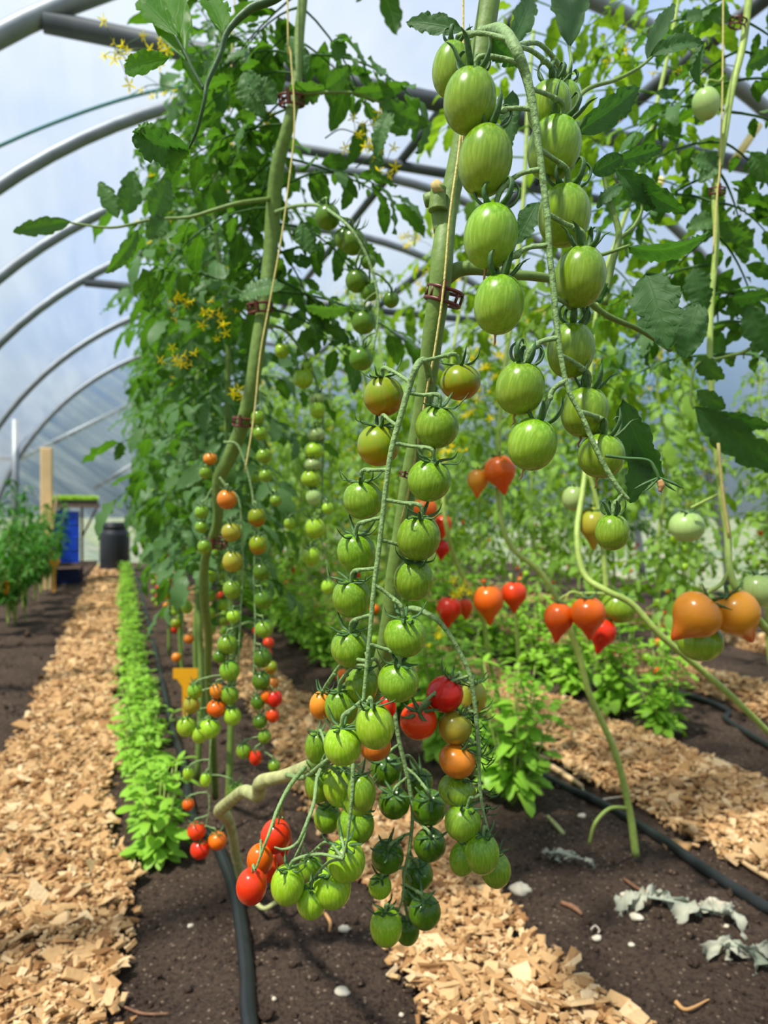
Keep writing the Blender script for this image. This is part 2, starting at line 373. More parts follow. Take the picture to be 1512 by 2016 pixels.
def chips(a, b, s, dens, ymax, sc_=1.0):
    rows = []
    for y0, y1, dn in ((.6, 1.5, dens), (1.5, 2.6, dens*.8), (2.6, 4.5, dens*.45), (4.5, ymax, dens*.25)):
        n = int((b-a+.06)*(y1-y0)*dn); y = NR.uniform(y0, y1, n); e0, e1 = path_edges(a, b, s, y)
        x = e0+(e1-e0)*NR.beta(.85, .85, n)+NR.normal(0, .012, n); g = 1.0 if dn > dens*.7 else (1.25 if dn > dens*.4 else 1.6)
        rows.append(np.stack([x, y, np.full(n, g)], 1))
    D = np.vstack(rows); n = len(D)
    L = NR.lognormal(math.log(.0118), .55, n)*D[:, 2]*sc_; W = L*NR.uniform(.25, .7, n); T = np.minimum(NR.uniform(.002, .009, n), W*.8)
    U = np.array([(i, j, l) for l in (-1, 1) for j in (-1, 1) for i in (-1, 1)], float)
    loc = U[None]*np.stack([L, W, T], 1)[:, None]/2*(1+NR.uniform(-.35, .25, (n, 8, 1)))
    yaw, pit, rol = NR.uniform(0, 2*PI, n), NR.normal(0, .36, n), NR.normal(0, .42, n)
    cz, sz, cp, sp_, cr, sr = np.cos(yaw), np.sin(yaw), np.cos(pit), np.sin(pit), np.cos(rol), np.sin(rol)
    Rm = np.stack([np.stack([cz*cp, cz*sp_*sr-sz*cr, cz*sp_*cr+sz*sr], -1), np.stack([sz*cp, sz*sp_*sr+cz*cr, sz*sp_*cr-cz*sr], -1), np.stack([-sp_, cp*sr, cp*cr], -1)], 1)
    Wv = np.einsum('nij,nkj->nki', Rm, loc)
    z = np.maximum(path_top(D[:, 0], D[:, 1], a, b), soil_z(D[:, 0], D[:, 1]))+NR.uniform(.0, .010, n)
    Wv += np.stack([D[:, 0], D[:, 1], z], 1)[:, None]
    q = np.array([(0, 2, 3, 1), (4, 5, 7, 6), (0, 1, 5, 4), (2, 6, 7, 3), (0, 4, 6, 2), (1, 3, 7, 5)])
    Qs = (q[None]+np.arange(n)[:, None, None]*8).reshape(-1, 4)
    return MB().add(Wv.reshape(-1, 3), Qs, rnd=np.repeat(NR.beta(2.2, 1.4, n), 8))
for (a, b, s), dn, lab in zip(PATHS, (14500, 14500, 11500, 7000, 4000), ('left-hand path beside the basil row', 'path under the hanging tomato trusses', 'path between the second and third beds', 'path beyond the third bed', 'farthest path by the side sheet')):
    tag(chips(a, b, s, dn, 10.0 if s == 11 else 7.0).build('wood_chips', M['chip'], smooth=False), 'loose pale wood chips covering the '+lab, 'wood chips', kind='stuff')
n = 9000
cx = NR.uniform(-.75, 2.3, n); cy = .75+NR.random(n)**1.6*4.0; rr = NR.lognormal(math.log(.0034), .55, n)
ico = np.array([(0, 0, 1), (.9, 0, .2), (.2, .9, .1), (-.8, .4, .2), (-.5, -.8, .1), (.5, -.7, .3), (0, 0, -1)]); icf = [(0, 1, 2), (0, 2, 3), (0, 3, 4), (0, 4, 5), (0, 5, 1), (6, 2, 1), (6, 3, 2), (6, 4, 3), (6, 5, 4), (6, 1, 5)]
Vc = ico[None]*rr[:, None, None]*NR.uniform(.6, 1.3, (n, 7, 1))+np.stack([cx, cy, soil_z(cx, cy)+rr*.2], 1)[:, None]
tag(MB().add(Vc.reshape(-1, 3), None, (np.array(icf)[None]+np.arange(n)[:, None, None]*7).reshape(-1, 3)).build('soil_crumbs', M['soil']), 'loose crumbs of dark soil lying over the beds', 'soil crumbs', kind='stuff')

# tunnel: round hoops, film, ties, purlins
TX, TZ, TR, Y0, Y1 = 1.72, -.21, 3.40, -2.0, 10.8
A0 = math.asin(-TZ/TR)
arc = [(TX-TR*math.cos(a), TZ+TR*math.sin(a)) for a in np.linspace(A0, PI-A0, 57)]
yy = np.linspace(Y0, Y1, 25); k = len(arc)
V = np.array([[(x+(x-TX)/TR*.045, y, z+(z-TZ)/TR*.045) for x, z in arc] for y in yy]).reshape(-1, 3)
i = np.arange(24)[:, None]*k+np.arange(k-1)[None]
tag(MB().add(V, np.stack([i, i+1, i+1+k, i+k], -1).reshape(-1, 4)).build('ceiling', M['film']), 'milky film stretched over the hoops', kind='structure')
for nm, y in (('wall_back', Y1+.03), ('wall_front', Y0)):
    V = np.array([[(x, y, z*s) for s in np.linspace(0, 1, 9)] for x, z in arc]).reshape(-1, 3)
    i = np.arange(k-1)[:, None]*9+np.arange(8)[None]
    tag(MB().add(V, np.stack([i, i+1, i+10, i+9], -1).reshape(-1, 4)).build(nm, M['film_end']), 'wrinkled film end wall of the tunnel', kind='structure')
for y in (-.2, .9, 3.0, 4.07, 5.15, 6.3, 8.4, 10.75):
    tag(MB().tube([(x, y, z) for x, z in arc], .034 if y > 3.5 else .040, 10, 1).build('hoop_pipe', M['steel']), 'curved steel hoop of the tunnel', kind='structure')
def pipe(name, a, b, r, mat='steel_dark'):
    return tag(MB().tube([a, b], r, 10, 1).build(name, M[mat]), 'straight steel pipe bracing the hoops', kind='structure')
ta = P(85, 42, 3.0/(CY+.463*SY)+.0); za = ta.z
xr = 2*TX-ta.x
pipe('tie_pipe', (ta.x, 3.0, za), (xr, 3.0, za), .040)
pipe('tie_pipe', (.62, 3.62, za), (2*TX-.62, 3.62, za), .026)
pipe('tie_pipe', (ta.x, 6.3, za), (xr, 6.3, za), .034)
pipe('purlin_pipe', (2.20, -.2, za+.04), (2.20, 10.7, za+.04), .030)
pipe('purlin_pipe', (1.40, -.2, za+.04), (1.40, 10.7, za+.04), .024)
x, z = TX-TR*math.cos(.80), TZ+TR*math.sin(.80)
pipe('end_post', (-1.28, 10.6, -.03), (-1.28, 10.6, 1.9), .045, 'steel')
pipe('end_brace', P(35, 905, 9.85), P(330, 760, 11.1), .035, 'steel')
pipe('end_brace', P(185, 962, 10.5), P(330, 872, 11.0), .03, 'steel')
pipe('end_rail', P(-60, 895, 9.5), P(38, 905, 9.9), .03, 'steel')
m_out = MB().add([(-60, -40, -.12), (70, -40, -.12), (70, 110, -.12), (-60, 110, -.12)], [(0, 1, 2, 3)])
tag(m_out.build('ground', M['outside']), 'rough ground outside the tunnel', kind='structure')
# thin cord stretched under the film
tag(MB().tube(PL([(-30, 300), (80, 252), (200, 208), (300, 180), (420, 160)], [3.3, 3.4, 3.5, 3.6, 3.8]), .009, 6).build('cord', plain('cord_teal', srgb(70, 128, 128), .6)), 'thin teal cord stretched below the film at the left', 'cord')

# ------------------------------------------------------------------ leaves
def outline(t, kind):
    if kind == 'tomato':
        w_ = np.clip(t, 0, 1)**.55*np.clip(1-t, 0, 1)**.75*1.75
        saw = (t*3.4+.12) % 1.0; s2 = (t*10.2) % 1.0
        return w_*(1-(.26*saw**2.2+.07*s2**1.5)*(t < .95)*(t > .06))
    if kind == 'tomato_low':
        w_ = np.clip(t, 0, 1)**.6*np.clip(1-t, 0, 1)**.8*1.8
        k = np.arange(len(t)); return w_*np.where(k % 2 == 0, .80, 1.06)
    if kind == 'smooth': return np.clip(t, 0, 1)**.6*np.clip(1-t, 0, 1)**.62*1.55
    if kind == 'basil': return np.clip(t, 0, 1)**.55*np.clip(1-t, 0, 1)**.6*1.52
    if kind == 'lance': return np.clip(t, 0, 1)**.7*np.clip(1-t, 0, 1)**.9*1.75
def leaves(mb, base, dirn, nrm, L, W, curl, fold, kind='tomato_low', nl=9, nw=3, rnd=.5, wav=.0, seed=0):
    """many leaf blades at once: rows of base, direction, upper-side normal, length, width, bend along the midrib, V-fold"""
    base, dirn, nrm = (np.atleast_2d(np.asarray(a, float)) for a in (base, dirn, nrm)); m = len(base)
    L, W, curl, fold, rnd = (np.broadcast_to(np.asarray(a, float), (m,)) for a in (L, W, curl, fold, rnd))
    dirn = dirn/np.linalg.norm(dirn, axis=1)[:, None]
    side = np.cross(nrm, dirn); side /= np.linalg.norm(side, axis=1)[:, None]+1e-9; nrm = np.cross(dirn, side)
    t = np.linspace(0, 1, nl)**.9; u = np.linspace(-1, 1, nw); hw = outline(t, kind)/2
    cs = np.where(np.abs(curl) < 1e-3, 1e-3, curl)[:, None]
    a = np.sin(cs*t)/cs*L[:, None]; b = -(1-np.cos(cs*t))/cs*L[:, None]          # bend away from the normal
    ca, sa = np.cos(cs*t), np.sin(cs*t)
    y = W[:, None, None]*hw[None, :, None]*u[None, None, :]
    au = np.abs(y)
    up = fold[:, None, None]*au-(fold*.9)[:, None, None]*au**2/(W[:, None, None]*.6)
    if wav: up = up+np.random.default_rng(seed).normal(0, wav, (m, nl, nw))*W[:, None, None]*np.abs(u)[None, None]
    fwd = .10*np.abs(u)[None, None]*L[:, None, None]*(1-t)[None, :, None]*(t > .02)[None, :, None]*.6 if kind.startswith('tomato') else 0
    A = a[:, :, None]-up*(-sa)[:, :, None]*1.0+fwd; B = b[:, :, None]+up*ca[:, :, None]
    Vv = base[:, None, None]+A[..., None]*dirn[:, None, None]+B[..., None]*nrm[:, None, None]+y[..., None]*side[:, None, None]
    i = np.arange(nl-1)[:, None]*nw+np.arange(nw-1)[None]
    q = np.stack([i, i+1, i+1+nw, i+nw], -1).reshape(-1, 4)
    Q = (q[None]+np.arange(m)[:, None, None]*nl*nw).reshape(-1, 4)
    uv = np.broadcast_to(np.stack(np.broadcast_arrays(u[None, :], t[:, None]), -1)[None], (m, nl, nw, 2))
    return mb.add(Vv.reshape(-1, 3), Q, rnd=np.repeat(rnd, nl*nw), uv=uv.reshape(-1, 2))
def unit(v): v = np.array(v, float); return v/(np.linalg.norm(v)+1e-12)
def compound(mb, base, dirn, L, droop, rng, size=1.0, kind='tomato_low', nl=9, nw=3, pairs=3, spr=.0, hang=.5):
    """one tomato leaf: bending rachis, paired leaflets, small leaflets between and a large one at the end"""
    d = unit(dirn); z = np.array([0, 0, 1.]); pts = []; p = np.array(base, float); ns = 7
    for i in range(ns+1):
        pts.append(p.copy()); d = unit(d-z*droop/ns); p = p+d*L/ns
    mb.tube(pts, [.0022*size**.5, .0010*size**.5], 4, 0, rnd=.8, cap=False)
    B, D, Nn, Ls, Ws = [], [], [], [], []
    for j in range(pairs*2-1):
        f = .28+.62*j/(pairs*2-2); big = j % 2 == 0; q = f*ns; i = min(int(q), ns-1); pos = pts[i]+(pts[i+1]-pts[i])*(q-i)
        ax = unit(pts[i+1]-pts[i]); sd = unit(np.cross(ax, z)+1e-6); up = np.cross(sd, ax)
        for s in (-1, 1):
            ln = (.34 if big else .12)*L*rng.uniform(.8, 1.2)*(1-.15*abs(f-.6)); dd = unit(ax*.55+sd*s*rng.uniform(.75, 1.05)-z*rng.uniform(0, hang)+up*.1)
            st = pos+unit(sd*s+ax*.3)*ln*.16
            B.append(st); D.append(dd); Nn.append(unit(up+np.array([rng.gauss(0, .35) for _ in range(3)]))); Ls.append(ln); Ws.append(ln*rng.uniform(.52, .68))
    ax = unit(pts[-1]-pts[-2]); B.append(pts[-1]); D.append(unit(ax-z*.15)); Nn.append(unit(np.cross(unit(np.cross(ax, z)+1e-6), ax)+np.array([rng.gauss(0, .25) for _ in range(3)]))); Ls.append(L*.42*rng.uniform(.85, 1.15)); Ws.append(Ls[-1]*.66)
    m_ = len(B); c0 = min(1, max(0, rng.gauss(.5, .22)))
    leaves(mb, B, D, Nn, Ls, Ws, [rng.uniform(.2, 1.4) for _ in range(m_)], [rng.uniform(-.1, .5) for _ in range(m_)], kind, nl, nw, [min(1, max(0, c0+rng.gauss(0, .12))) for _ in range(m_)], wav=.05, seed=rng.randint(0, 9999))
def leaf_px(root, a, b, wpx, da, db=None, roll=0., curl=.5, fold=.3, kind='tomato', rnd=.5, mat='leaf_near', bow=None, label=None, petiole=None, wav=.03):
    """a single near leaf blade as a part of its plant, from its base to its tip (pixel + distance)"""
    db = da if db is None else db
    A = np.array(P(*a, da)); Bp = np.array(P(*b, db)); ch = Bp-A; Lc = np.linalg.norm(ch); d = unit(ch)
    v = unit(np.array(CAM)-(A+Bp)/2); v = unit(v-d*v.dot(d)); s = np.cross(d, v)
    nrm = unit(v*math.cos(roll)+s*math.sin(roll))
    c = curl; Lr = Lc*(c/2)/max(1e-6, math.sin(c/2)) if abs(c) > 1e-3 else Lc      # keep the tip where it is
    d2 = unit(d*math.cos(c/2)+nrm*math.sin(c/2)); n2 = unit(nrm*math.cos(c/2)-d*math.sin(c/2))
    W = wpx*(da+db)/2/F/max(.35, abs(math.cos(roll))*.9)
    mb = MB(); leaves(mb, [A], [d2], [n2], Lr, W, c, fold, kind, 30, 9, rnd, wav=wav, seed=int(a[0]+b[1]) % 9999)
    if petiole: mb.tube(PL(petiole, da), [.0018, .0011], 6, 5, rnd=.9)
    o = mb.build('leaf', M[mat], root, origin=tuple(A))
    o.location = Vector(A)-root.location
    if label: o['label'] = label
    return o

# ------------------------------------------------------------------ fruit
ME = {}
def fruit_mesh(shape, asp, skinname, lo=False):
    key = (shape, round(asp, 1), skinname, lo)
    if key in ME: return ME[key]
    asp = round(asp, 1); n, k = (10, 12) if lo else (26, 32); prof = []
    for th in np.linspace(0.02, PI-.001, n):
        r, z = math.sin(th), math.cos(th)
        if shape == 'pear':
            r = r*(1+.10*z)*(1 if z > -.2 else 1-.16*((-z-.2)/.8)**1.5); z = z*.94-.46*math.exp(-(r/.30)**2)*(z < 0)
        else:
            e = 1.12 if shape == 'plum' else 1.0
            r = abs(r)**(1/e)
        if z > 0: z = z-.17*math.exp(-(r/.24)**2)
        prof.append((r, z*asp))
    mb = MB().lathe(prof, k)
    if not lo:
        V = mb.v[0]; a = np.arctan2(V[:, 1], V[:, 0]); sh = np.clip(V[:, 2]/asp, 0, 1)
        V[:, :2] *= (1+.018*np.cos(a*3+asp*7)*sh)[:, None]
    ME[key] = mb.mesh('tomato_'+shape, SK[skinname]); return ME[key]
def calyx_mesh(kind, v):
    key = ('calyx', kind, v)
    if key in ME: return ME[key]
    rng = random.Random(hash((kind == 'curl', kind == 'star', v)) & 1023); mb = MB(); ns = 6 if kind != 'lo' else 5; a0 = rng.uniform(0, 6)
    for i in range(ns):
        a = a0+i*2*PI/ns+rng.uniform(-.2, .2); s = rng.uniform(.8, 1.15)
        if kind == 'curl':   # long sepals that rise and curl back
            m_ = rng.choice((0, 1, 1, 2))
            pr = [[(.05, -.16), (.32, -.06), (.52, .16), (.60, .48), (.50, .78)], [(.05, -.16), (.36, -.07), (.60, .12), (.66, .42), (.46, .60), (.26, .46)], [(.05, -.16), (.34, -.04), (.56, .20), (.74, .44), (.98, .56)]][m_]
            rad = [.075, .140, .130, .095, .016]; fl = .45
        elif kind == 'star':
            pr = [(.05, -.16), (.35, -.05), (.66, .02), (.98, .18+rng.uniform(-.15, .35)), (1.10, .46+rng.uniform(-.3, .4))]; rad = [.07, .125, .105, .065, .01]; fl = .4
        else:
            pr = [(.05, -.14), (.4, -.02), (.8, .15)]; rad = [.08, .10, .02]; fl = .6
        tw = rng.uniform(-.35, .35)
        pts = [(r*s*math.cos(a+tw*r), r*s*math.sin(a+tw*r), z*s) for r, z in pr]
        if kind == 'curl': pts = [(x*1.18, y*1.18, z*1.35 if z > 0 else z) for x, y, z in pts]
        mb.tube(pts, rad, 5, 4 if kind != 'lo' else 2, flat=fl)
    mb.lathe([(.0, -.02), (.13, -.05), (.15, -.13), (.1, -.2)], 8)
    ME[key] = mb.mesh('calyx', M['calyx']); return ME[key]
CX = [0]
def tomato(root, pos, r, asp=1.0, skin='g', shape='round', axis=(0, 0, 1), calyx='star', lo=False, husk=False, spin=None, name='tomato'):
    o = bpy.data.objects.new(name, fruit_mesh(shape, asp, skin, lo)); C.objects.link(o); o.parent = root
    o.location = Vector(pos)-root.location
    q = Vector(axis).to_track_quat('Z', 'Y'); o.rotation_mode = 'QUATERNION'
    from mathutils import Quaternion
    o.rotation_quaternion = q @ Quaternion((0, 0, 1), R.uniform(0, 6.28) if spin is None else spin); o.scale = (r, r, r)
    if skin in RIPE: o['label'] = RIPE[skin]
    asp = round(asp, 1)
    if calyx:
        CX[0] += 1
        c = bpy.data.objects.new('calyx', calyx_mesh(calyx, CX[0] % 7)); C.objects.link(c); c.parent = o; c.location = (0, 0, asp*.97)
    if husk:
        key = 'husk'
        if key not in ME: ME[key] = MB().tube([(0, 0, .05), (.03, .02, -.12), (-.04, .0, -.30), (.06, .03, -.46)], [.07, .04, .05, .015], 6, 3).mesh('dried_style', M['husk'])
        c = bpy.data.objects.new('dried_style', ME[key]); C.objects.link(c); c.parent = o; c.location = (0, 0, -asp)
    return o
def axis3(right, up, toward):   # an axis given by how it leans in view: sideways, upward, towards the camera
    v = RT*right+UP*up-FW*toward; return v.normalized()
def truss(root, rachis, d, rad, fruits, calyx='star', shape='round', ped=.0011, lean=.25, name='truss_stem', mat='truss', end=None):
    """rachis: pixel polyline; fruits: (cx, cy, rx, ry, skin, d offset, node (px) or None, side bend px)"""
    rad = [q*.66 for q in rad]; pts = PL(rachis, d); sp = [np.array(p) for p in spline(pts, 8)]
    dav = (sum(d)/len(d)) if isinstance(d, (list, tuple)) else d
    mb = MB(); mb.tube(pts, rad, 8, 8)
    for fr in fruits:
        cx_, cy_, rx, ry, sk = fr[:5]; dd = dav+(fr[5] if len(fr) > 5 else 0); node = fr[6] if len(fr) > 6 else None
        ax = fr[7] if len(fr) > 7 and fr[7] is not None else axis3(R.uniform(-.14, .14), 1, lean+R.uniform(-.1, .1))
        hk = len(fr) > 8 and fr[8]
        r = rx*dd/F; asp = min(1.45, max(.85, ry/rx)); asp_ = round(asp, 1)
        c = P(cx_, cy_, dd); o = tomato(root, c, r, asp, sk, shape, ax, calyx, husk=hk)
        top = np.array(c)+np.array(ax)*r*asp_*.84
        if node is not None: n0 = np.array(P(*node, dav))
        else:
            best = min(sp, key=lambda q: abs((q[2]-top[2])-.012)+.35*np.linalg.norm(q[:2]-top[:2])); n0 = best
        n0 = min(sp, key=lambda q: np.linalg.norm(q-n0)); n0px = node[0] if node is not None else 9999
        up = np.array(ax); ln = np.linalg.norm(top-n0)
        k1 = n0+(top-n0)*.45+np.array([0, 0, 1])*ln*(.22 if calyx == 'curl' and rx > 40 and cx_ < n0px else .13); k2 = top+up*r*.55+(n0-top)*.10
        mb.tube([n0, k1, k2, top], [ped*1.15, ped, ped*1.25, ped*.95], 6, 6)
        # swollen joint part way along the stalk
        kk = k1+(k2-k1)*.55; mb.tube([kk-unit(k2-k1)*ped*1.6, kk, kk+unit(k2-k1)*ped*1.6], [ped*.9, ped*1.6, ped*.9], 6, 2)
    return place_local(mb, name, M[mat], root)
def place_local(mb, name, mat, root):
    o = mb.build(name, mat, root, origin=tuple(root.location)); o.location = (0, 0, 0); return o
def stem(root, pts, d, rad, mat='stem', name='stem', k=12, label=None):
    mb = MB().tube(PL(pts, d), rad, k, 8); o = place_local(mb, name, M[mat], root)
    if label: o['label'] = label
    return o
def flower(mb_p, mb_s, p, d, s, rng):
    d = unit(d); a = unit(np.cross(d, [0.3, .1, 1])); b = np.cross(d, a); t0 = rng.uniform(0, 6)
    for i in range(5):
        t = t0+i*2*PI/5; rd = a*math.cos(t)+b*math.sin(t)
        leaves(mb_p, [p], [unit(rd+d*.25)], [unit(d-rd*.2)], s, s*.42, rng.uniform(.2, 1.2), .1, 'lance', 5, 3)
    mb_p.tube([p, np.array(p)+d*s*.7], [s*.14, s*.04], 5, 0)

# ------------------------------------------------------------------ the near plant with the hanging trusses
baseA = G(478, 1560)
A = empty('tomato_plant', P(470, 1660, 1.42)*1.0, 'nearest tomato plant, heavy trusses of striped green fruit hanging in front of the lens', 'tomato plant')
A.location.z = -.01
stem(A, [(1000, -1500), (985, -900), (978, -420), (968, -60), (962, 10), (950, 80), (930, 180), (908, 290), (884, 400), (872, 490), (866, 560), (852, 660), (842, 740), (824, 850), (805, 950), (790, 1050), (776, 1140), (768, 1220), (745, 1330), (700, 1430), (650, 1482), (606, 1512)],
     [.60, .58, .56, .56, .56, .56, .56, .56, .56, .55, .55, .56, .57, .58, .59, .60, .61, .62, .64, .66, .68, .70],
     [.0040, .0060, .0074, .0080, .0082, .0090, .0080, .0072, .0085, .0080, .0078, .0072, .0070, .0072, .0075, .0078, .0082, .0080, .0068], 'stem')
stem(A, [(640, 1496), (606, 1511), (560, 1528), (514, 1540), (508, 1566), (480, 1558), (450, 1580), (432, 1598), (448, 1610), (458, 1645), (466, 1690), (478, 1740), (485, 1765)],
     [.69, .70, .74, .78, .82, .88, .98, 1.08, 1.15, 1.22, 1.30, 1.36, 1.40], [.0066, .0072, .0066, .0078, .0076, .0074, .0090, .0085, .0078, .0080, .0085, .0095], 'stem_old', label='woody tan lower stem')
# stub of a cut side shoot with its pale end, and the thick stalk of the upper truss
stem(A, [(872, 455), (862, 405), (850, 393), (836, 396)], .555, [.0070, .0062, .0060, .0050], name='shoot_stub')
mb = MB().tube([P(858, 372, .548), P(866, 364, .545)], [.0055, .0052], 14, 0); o = place_local(mb, 'cut_end', M['cut'], A)
stem(A, [(862, 415), (862, 385), (864, 368)], .550, [.0072, .0060, .0056], name='shoot_stub')
stem(A, [(878, 545), (905, 530), (945, 530), (1000, 540), (1060, 545), (1120, 560), (1190, 618), (1260, 650), (1320, 690)], [.56, .56, .56, .57, .58, .60, .62, .64, .66], [.0065, .0058, .0046, .0040, .0038, .0032, .0026, .0022, .0018], name='leaf_stalk')
D1 = .43
truss(A, [(945, 62), (985, 58), (1012, 90), (1036, 150), (1050, 215), (1060, 285), (1068, 350), (1078, 430), (1082, 500), (1090, 570), (1095, 630), (1104, 700), (1118, 765), (1145, 818), (1168, 872), (1192, 920), (1218, 962), (1238, 984)],
      [.50, .47]+[D1]*16, [.0045, .0060, .0052, .0042, .0036, .0032, .0030, .0030, .0028, .0028, .0026, .0024, .0022, .0022, .0024, .0024, .0024, .0016],
      [(889, 137, 38, 54, 'g', .030, (985, 60), axis3(.12, 1, .05)), (925, 199, 52, 65, 'g', .0, (1034, 125), axis3(.10, 1, .08)), (955, 316, 53, 67, 'g', .0, (1056, 228), axis3(.12, 1, .1)),
       (966, 465, 53, 66, 'g', 0, (1068, 345), axis3(.14, 1, .12), True), (982, 599, 49, 59, 'g', 0, (1081, 490), axis3(.10, 1, .12), True), (1024, 764, 48, 51, 'g', 0, (1102, 672), axis3(.18, 1, .15), True),
       (1048, 874, 48, 52, 'g', 0, (1114, 755), axis3(.30, 1, .15), True),
       (1082, 212, 43, 52, 'g', .045, (1040, 106), axis3(.15, 1, .1)), (1112, 202, 30, 50, 'g', .075, (1040, 112), axis3(.1, 1, .1)), (1091, 292, 52, 60, 'g', .035, (1055, 182), axis3(.25, 1, .1)),
       (1111, 424, 51, 63, 'g', .03, (1066, 305), axis3(.1, 1, .1)), (1142, 545, 50, 58, 'g', .012, (1080, 425), axis3(.1, 1, .12), False), (1124, 689, 46, 53, 'g', .03, (1094, 592), axis3(.12, 1, .1), False),
       (1151, 811, 46, 50, 'g', .03, (1107, 700), axis3(.15, 1, .1), True), (1184, 897, 45, 47, 'g', .025, (1148, 806), axis3(.15, 1, .1), True),
       (1205, 1047, 33, 35, 'g', 0, (1222, 968), axis3(.05, 1, .05))],
      'curl', 'plum', ped=.0015, lean=.1)
# withered flower left at the end of the upper truss
mb = MB().tube(PL([(1192, 897), (1230, 902), (1275, 906), (1290, 925), (1297, 942)], D1), [.0010, .0009, .0009, .0012, .0010], 6, 6)
for a in (-1.2, -.6, .1, .7, 1.25): mb.tube(PL([(1297, 940), (1297+30*math.sin(a), 948+12*math.cos(a)), (1297+52*math.sin(a), 958+4*math.cos(a)*3)], D1), [.0007, .0009, .0002], 5, 4)
place_local(mb, 'flower_stalk', M['calyx'], A)
place_local(MB().tube(PL([(1298, 945), (1302, 956), (1299, 968)], D1), [.0016, .0022, .0008], 6, 4), 'withered_flower', M['husk'], A)

D2 = .50
S2 = axis3
truss(A, [(846, 752), (838, 712), (822, 718), (806, 760), (790, 815), (772, 880), (762, 940), (754, 1010), (746, 1080), (736, 1160), (729, 1240), (722, 1310), (716, 1372), (712, 1402)],
      [.55, .53]+[D2]*12, [.0042, .0040, .0036, .0034, .0032, .0030, .0028, .0027, .0026, .0025, .0022, .0020, .0016],
      [(906, 752, 40, 38, 'go', .02, (828, 706), S2(-.05, 1, .15)), (860, 840, 43, 41, 'g', .0, (800, 778), S2(.15, 1, .35)), (845, 945, 43, 45, 'g', 0, (776, 875), S2(.2, 1, .4)),
       (824, 1058, 43, 46, 'g', 0, (757, 980), S2(.15, 1, .35)), (814, 1141, 39, 41, 'g', .01, (748, 1062), S2(.1, 1, .4)), (797, 1252, 42, 43, 'g', 0, (738, 1150), S2(-.05, 1, .35)),
       (784, 1341, 41, 42, 'g', 0, (727, 1262), S2(.1, 1, .3)), (738, 1430, 38, 46, 'gl', -.01, (713, 1385), S2(-.12, 1, .15)),
       (755, 780, 40, 40, 'go', .03, (806, 752), S2(-.1, 1, .2)), (745, 876, 42, 43, 'go', .03, (784, 838), S2(.1, 1, .3)), (715, 983, 40, 41, 'g', .02, (764, 925), S2(-.1, 1, .3)),
       (701, 1086, 38, 42, 'g', .02, (752, 1020), S2(0, 1, .5)), (692, 1176, 38, 40, 'g', .02, (740, 1120), S2(0, 1, .5)), (690, 1275, 39, 40, 'g', .02, (732, 1212), S2(0, 1, .4)),
       (712, 1348, 33, 40, 'g', .05, (724, 1290), S2(.1, 1, .2)), (675, 1466, 38, 41, 'gl', .0, (716, 1372), S2(-.05, 1, .25)), (738, 1468, 32, 28, 'o', .06, (712, 1402), S2(.1, 1, .1)),
       (672, 1392, 33, 38, 'g', .05, (722, 1310), S2(-.1, 1, .3)), (633, 1388, 24, 29, 'o', .07, (724, 1300), S2(.1, 1, .2)), (762, 1392, 18, 30, 'r', .08, (724, 1300), S2(.1, 1, .2))],
      'star', 'round', ped=.0013, lean=.35)
D3 = .56
truss(A, [(566, 1526), (600, 1530), (640, 1500), (690, 1470), (694, 1540), (690, 1600), (684, 1650), (676, 1690)], [.72, .66, .60, .57, D3, D3, D3, D3], [.0040, .0034, .0030, .0026, .0024, .0020, .0016, .0012],
      [(712, 1560, 28, 38, 'g', -.03, (700, 1500), S2(-.05, 1, .1)), (705, 1578, 30, 40, 'g', .02, (692, 1520), S2(.1, 1, .2)), (700, 1624, 37, 36, 'g', .02, (692, 1560), S2(.1, 1, .4)), (681, 1694, 38, 42, 'gl', -.01, (686, 1640), S2(-.15, 1, .3)),
       (654, 1748, 37, 39, 'gl', 0, (682, 1668), S2(-.05, 1, .3)), (613, 1774, 30, 36, 'gl', 0, (678, 1680), S2(0, 1, .3)), (566, 1742, 33, 39, 'gl', -.01, (640, 1690), S2(.1, 1, .15)),
       (672, 1546, 36, 42, 'gl', .03, (694, 1490), S2(.1, 1, .3)), (628, 1545, 28, 36, 'g', .05, (690, 1490), S2(.1, 1, .3)), (626, 1470, 26, 36, 'g', .05, (660, 1480), S2(.1, 1, .4)), (645, 1610, 27, 30, 'g', .06, (690, 1560), S2(0, 1, .3)), (612, 1708, 24, 30, 'g', .05, (680, 1660), S2(0, 1, .3))],
      'star', 'plum', ped=.0012)
truss(A, [(600, 1512), (572, 1545), (548, 1590), (530, 1640), (515, 1680), (503, 1712)], [.66, .62, .60, .58, .58, .58], [.0034, .0028, .0024, .0020, .0016, .0012],
      [(495, 1745, 30, 35, 'r', -.01, (510, 1700), S2(.1, 1, .2)), (512, 1692, 26, 30, 'or', .04, (524, 1660), S2(.1, 1, .2)), (543, 1646, 30, 32, 'r', .05, (545, 1600), S2(.2, 1, .2)), (533, 1705, 26, 30, 'r', .07, (540, 1620), S2(.1, 1, .2)), (556, 1662, 18, 26, 'r', .09, (548, 1600), S2(.2, 1, .2))],
      None, 'plum', ped=.0010)
truss(A, [(640, 1500), (625, 1530), (618, 1580), (600, 1630), (585, 1660), (560, 1672), (540, 1668)], [.62, .60, .58, .57, .57, .57, .57], [.0030, .0026, .0024, .0022, .0020, .0016, .0010], [], name='truss_stem')
truss(A, [(574, 1700), (598, 1650), (606, 1610)], [.60, .60, .60], [.0010, .0014, .0016], [], name='truss_stem')
D4 = .64
